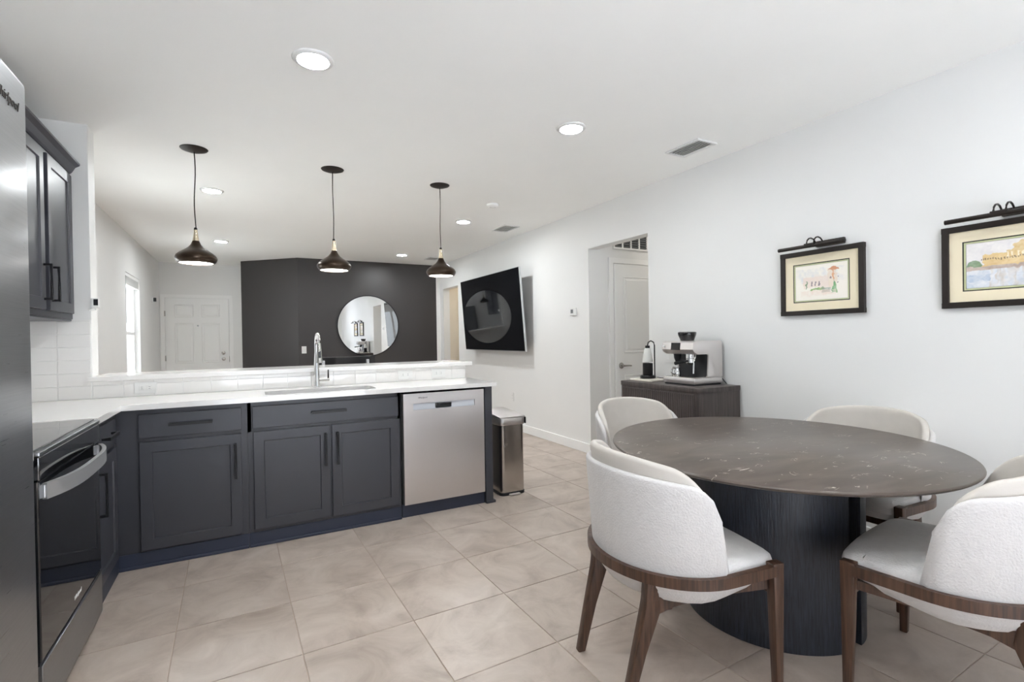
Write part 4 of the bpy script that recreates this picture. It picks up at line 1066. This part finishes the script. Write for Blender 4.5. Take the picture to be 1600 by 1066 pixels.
# ------------------------------------------------------------------ framed pictures on the right wall
def hsh(i, j, s): 
    v = math.sin(i*127.1+j*311.7+s*74.7)*43758.5453
    return v-math.floor(v)
def vn(x, y, s):
    i, j = math.floor(x), math.floor(y); fx_, fy_ = x-i, y-j; fx_ = fx_*fx_*(3-2*fx_); fy_ = fy_*fy_*(3-2*fy_)
    return (hsh(i, j, s)*(1-fx_)+hsh(i+1, j, s)*fx_)*(1-fy_)+(hsh(i, j+1, s)*(1-fx_)+hsh(i+1, j+1, s)*fx_)*fy_
def mixc(a, b_, t): return tuple(a[k]*(1-t)+b_[k]*t for k in range(3))
def paint1(p, q):
    """villa with a tower, cypress trees and flower beds; p 0..1 across, q 0..1 up"""
    c = (246, 240, 228)
    e = min(p/.12, (1-p)/.14, q/.16, (1-q)/.1, 1)
    n = vn(p*14, q*10, 1)*.6+vn(p*34, q*26, 2)*.4
    if .5 < q < .9: c = mixc(c, (190, 196, 214), .75*max(0, n-.25)*max(0, min(1, e)))
    if .16 < p < .66 and .34 < q < .66: c = mixc(c, (234, 214, 202), .8)
    if .36 < p < .50 and .66 <= q < .66+.09*(1-abs(p-.43)/.08): c = mixc(c, (236, 228, 220), .9)
    if .64 < p < .80 and .32 < q < .86: c = mixc(c, (232, 214, 194), .85)
    if .66 < p < .86 and .80 < q < .90-.5*abs(p-.755): c = (206, 132, 92)
    for wx in (.32, .40, .48):
        if abs(p-wx) < .016 and .38 < q < .52: c = (120, 104, 110)
    if abs(p-.745) < .011 and .55 < q < .8: c = (214, 150, 104)
    for wx, wz in ((.83, .62), (.83, .46), (.70, .6)):
        if abs(p-wx) < .014 and abs(q-wz) < .02: c = (132, 112, 116)
    if abs(p-.76) < .062*(1-(q-.16)/.40) and .16 < q < .56: c = mixc((52, 128, 66), (140, 182, 120), n)
    if abs(p-.225) < .014+.004*math.sin(q*30) and .32 < q < .56: c = mixc((70, 110, 74), (130, 150, 110), n)
    if .30 < p < .56 and .27 < q < .27+.09*n+.02: c = mixc((88, 142, 70), (176, 190, 120), n)
    if .52 < p < .70 and .18 < q < .34: c = mixc(c, (110, 120, 106), max(0, n-.3)*1.6)
    if .1 < p < .8 and .1 < q < .27: c = mixc(c, (232, 204, 190), n*.8*max(0, min(1, e)))
    return c
def paint2(p, q):
    """long ochre waterside building with a dome and its reflection"""
    c = (238, 234, 230); n = vn(p*14, q*12, 3)*.6+vn(p*40, q*30, 4)*.4
    if q > .45: c = mixc((236, 232, 230), (214, 210, 214), n)
    top = .72 if p > .2 else .5
    top += .0 if p < .46 else .05
    dome = .80+.16*math.sqrt(max(0, 1-((p-.66)/.13)**2)) if abs(p-.66) < .13 else 0
    if .17 < p < .97 and .47 < q < max(top, dome*.98): c = mixc((200, 160, 92), (228, 200, 140), n)
    if .17 < p < .97 and .60 < q < .645 and (p*34) % 1 < .5: c = (120, 92, 62)
    if .45 < p < .9 and .64 < q < .74 and (p*17) % 1 < .42: c = (240, 224, 190)
    if p < .19 and .46 < q < .46+.17*math.sqrt(max(0, 1-((p-.09)/.10)**2)): c = mixc((72, 104, 78), (120, 146, 104), n)
    if .36 < q < .47: c = mixc((150, 126, 116), (200, 180, 168), n)
    if q < .38:
        c = mixc((176, 190, 208), (232, 232, 236), n)
        if p > .28: c = mixc(c, (176, 150, 122), .6*max(0, vn(p*44, q*5, 5)-.2))
        if abs(q-.22) < .07 and p < .3: c = mixc(c, (92, 130, 176), max(0, n-.3))
    return c
def picture(yc, label, painter, title):
    z0, z1, hw = 1.366, 1.780, .2565; y0, y1 = yc-hw, yc+hw
    t = thing('framed_picture', label, 'picture', (XR-.015, yc, z0), group='framed watercolours on the wall')
    b = MB(); cells(b, [y0, y0+.030, y1-.030, y1], [z0, z0+.030, z1-.030, z1], {(1, 1)}, 0, XR-.030, XR-.001)
    bmesh.ops.bevel(b.bm, geom=[e_ for e_ in b.bm.edges if e_.calc_length() > .3], offset=.003, segments=2, affect='EDGES', profile=.5)
    b.build('frame', 'bronze_black', t)
    def inner(i, x, th_, mat_, nm, hole):
        b = MB(); cells(b, [y0+i, y0+hole, y1-hole, y1-i], [z0+i, z0+hole, z1-hole, z1-i], {(1, 1)}, 0, x, x+th_); return b.build(nm, mat_, t)
    inner(.028, XR-.018, .006, 'mat_board', 'mat_board', .082); inner(.0805, XR-.0166, .003, 'black_fillet', 'fillet', .0875); inner(.087, XR-.0158, .003, 'green_fillet', 'inner_mat', .095)
    pa, pb, pc, pd = y0+.0965, y1-.0965, z0+.0965, z1-.0965
    nu, nv_ = 170, 116; V = []; F = []; C = []
    for j in range(nv_+1):
        for i in range(nu+1):
            p, q = i/nu, j/nv_
            V.append((XR-.0145, pb-(pb-pa)*p, pc+(pd-pc)*q))     # seen from the room, left is the larger y
            pn, qn = p+(vn(p*22, q*16, 11)-.5)*.045, q+(vn(p*22, q*16, 12)-.5)*.05
            w_ = .18+.35*vn(p*30, q*22, 13)*vn(p*9, q*7, 14)
            C.append(mixc(painter(pn, qn), (248, 244, 238), w_))
    for j in range(nv_):
        for i in range(nu):
            k = j*(nu+1)+i; F.append((k, k+1, k+nu+2, k+nu+1))
    me = bpy.data.meshes.new('watercolour'); org = t.location
    me.from_pydata([(v[0]-org.x, v[1]-org.y, v[2]-org.z) for v in V], [], F)
    ca = me.color_attributes.new('Col', 'FLOAT_COLOR', 'POINT')
    for k, c in enumerate(C): ca.data[k].color = (lin(c[0]), lin(c[1]), lin(c[2]), 1)
    me.materials.append(mt('watercolour_print')); o = bpy.data.objects.new('watercolour', me); COL.objects.link(o); o.parent = t
    return t
picture(1.845, 'black framed watercolour of a villa with cypress trees', paint1, 0)
picture(.964, 'black framed watercolour of a long ochre building on water', paint2, 1)
def picture_light(yc, label, side):
    z = 1.80
    t = thing('picture_light', label, 'picture light', (3.16, yc, z), group='picture lights')
    MB().tube([(3.105, yc-.205, z-.008), (3.105, yc+.205, z-.008)], .0115, 14).build('lamp_tube', 'bronze_black', t, smooth=40)
    MB().box(XR-.022, XR-.0005, yc+side*.06-.085, yc+side*.06+.085, z-.006, z+.03, bev=.003).build('wall_box', 'bronze_black', t)
    for s in (-1, 1):
        y = yc+s*.022
        pts = [(XR-.02, y, z+.01)]
        for k in range(7):
            a = PI*k/6; pts.append((3.155+.047*math.cos(a), y, z+.012+.036*math.sin(a)))
        pts.append((3.106, y, z))
        MB().tube(pts, .0045, 8).build('arm', 'bronze_black', t, smooth=60)
    MB().box(3.092, 3.118, yc-.032, yc+.032, z-.006, z+.008, bev=.003).build('clamp', 'bronze_black', t)
picture_light(1.845, 'black picture light above the villa watercolour', -1)
picture_light(.964, 'black picture light above the ochre building watercolour', -1)

# ------------------------------------------------------------------ potted plant (shows in the round mirror)
pp = thing('potted_palm', 'green potted palm by the picture wall, reflected in the round mirror', 'plant', (2.8, -.75, 0))
MB().lathe([(0, 0), (.13, 0), (.18, .34), (.185, .36), (.165, .36), (.155, .30), (0, .30)], (2.8, -.75, 0), 28).build('pot', 'terracotta', pp, smooth=40)
for k in range(22):
    a = k*2.4; tilt = .15+.75*((k*7) % 11)/11; L_ = .75+.35*((k*5) % 7)/7
    cs, sn = math.cos(a), math.sin(a); V = []; F = []; n = 8
    for j in range(n+1):
        q = j/n; rr = .03+L_*q*math.sin(tilt)*.75; z = .30+L_*q*math.cos(tilt)*1.15+.12*q-.45*q*q*math.sin(tilt); wv = .035*math.sin(PI*min(.98, q*.9+.08))
        px_, py_ = 2.8+rr*cs, -.75+rr*sn
        px_ = min(px_, 3.19)
        V += [(px_-sn*wv, py_+cs*wv, z), (px_, py_, z+.012), (px_+sn*wv, py_-cs*wv, z), (px_, py_, z-.004)]
    for j in range(n):
        for s in range(4): F.append((j*4+s, j*4+(s+1) % 4, j*4+4+(s+1) % 4, j*4+4+s))
    F += [(0, 1, 2, 3), tuple(n*4+s for s in (3, 2, 1, 0))]
    MB().raw(V, F).build('frond', 'leaf_green', pp, smooth=60)
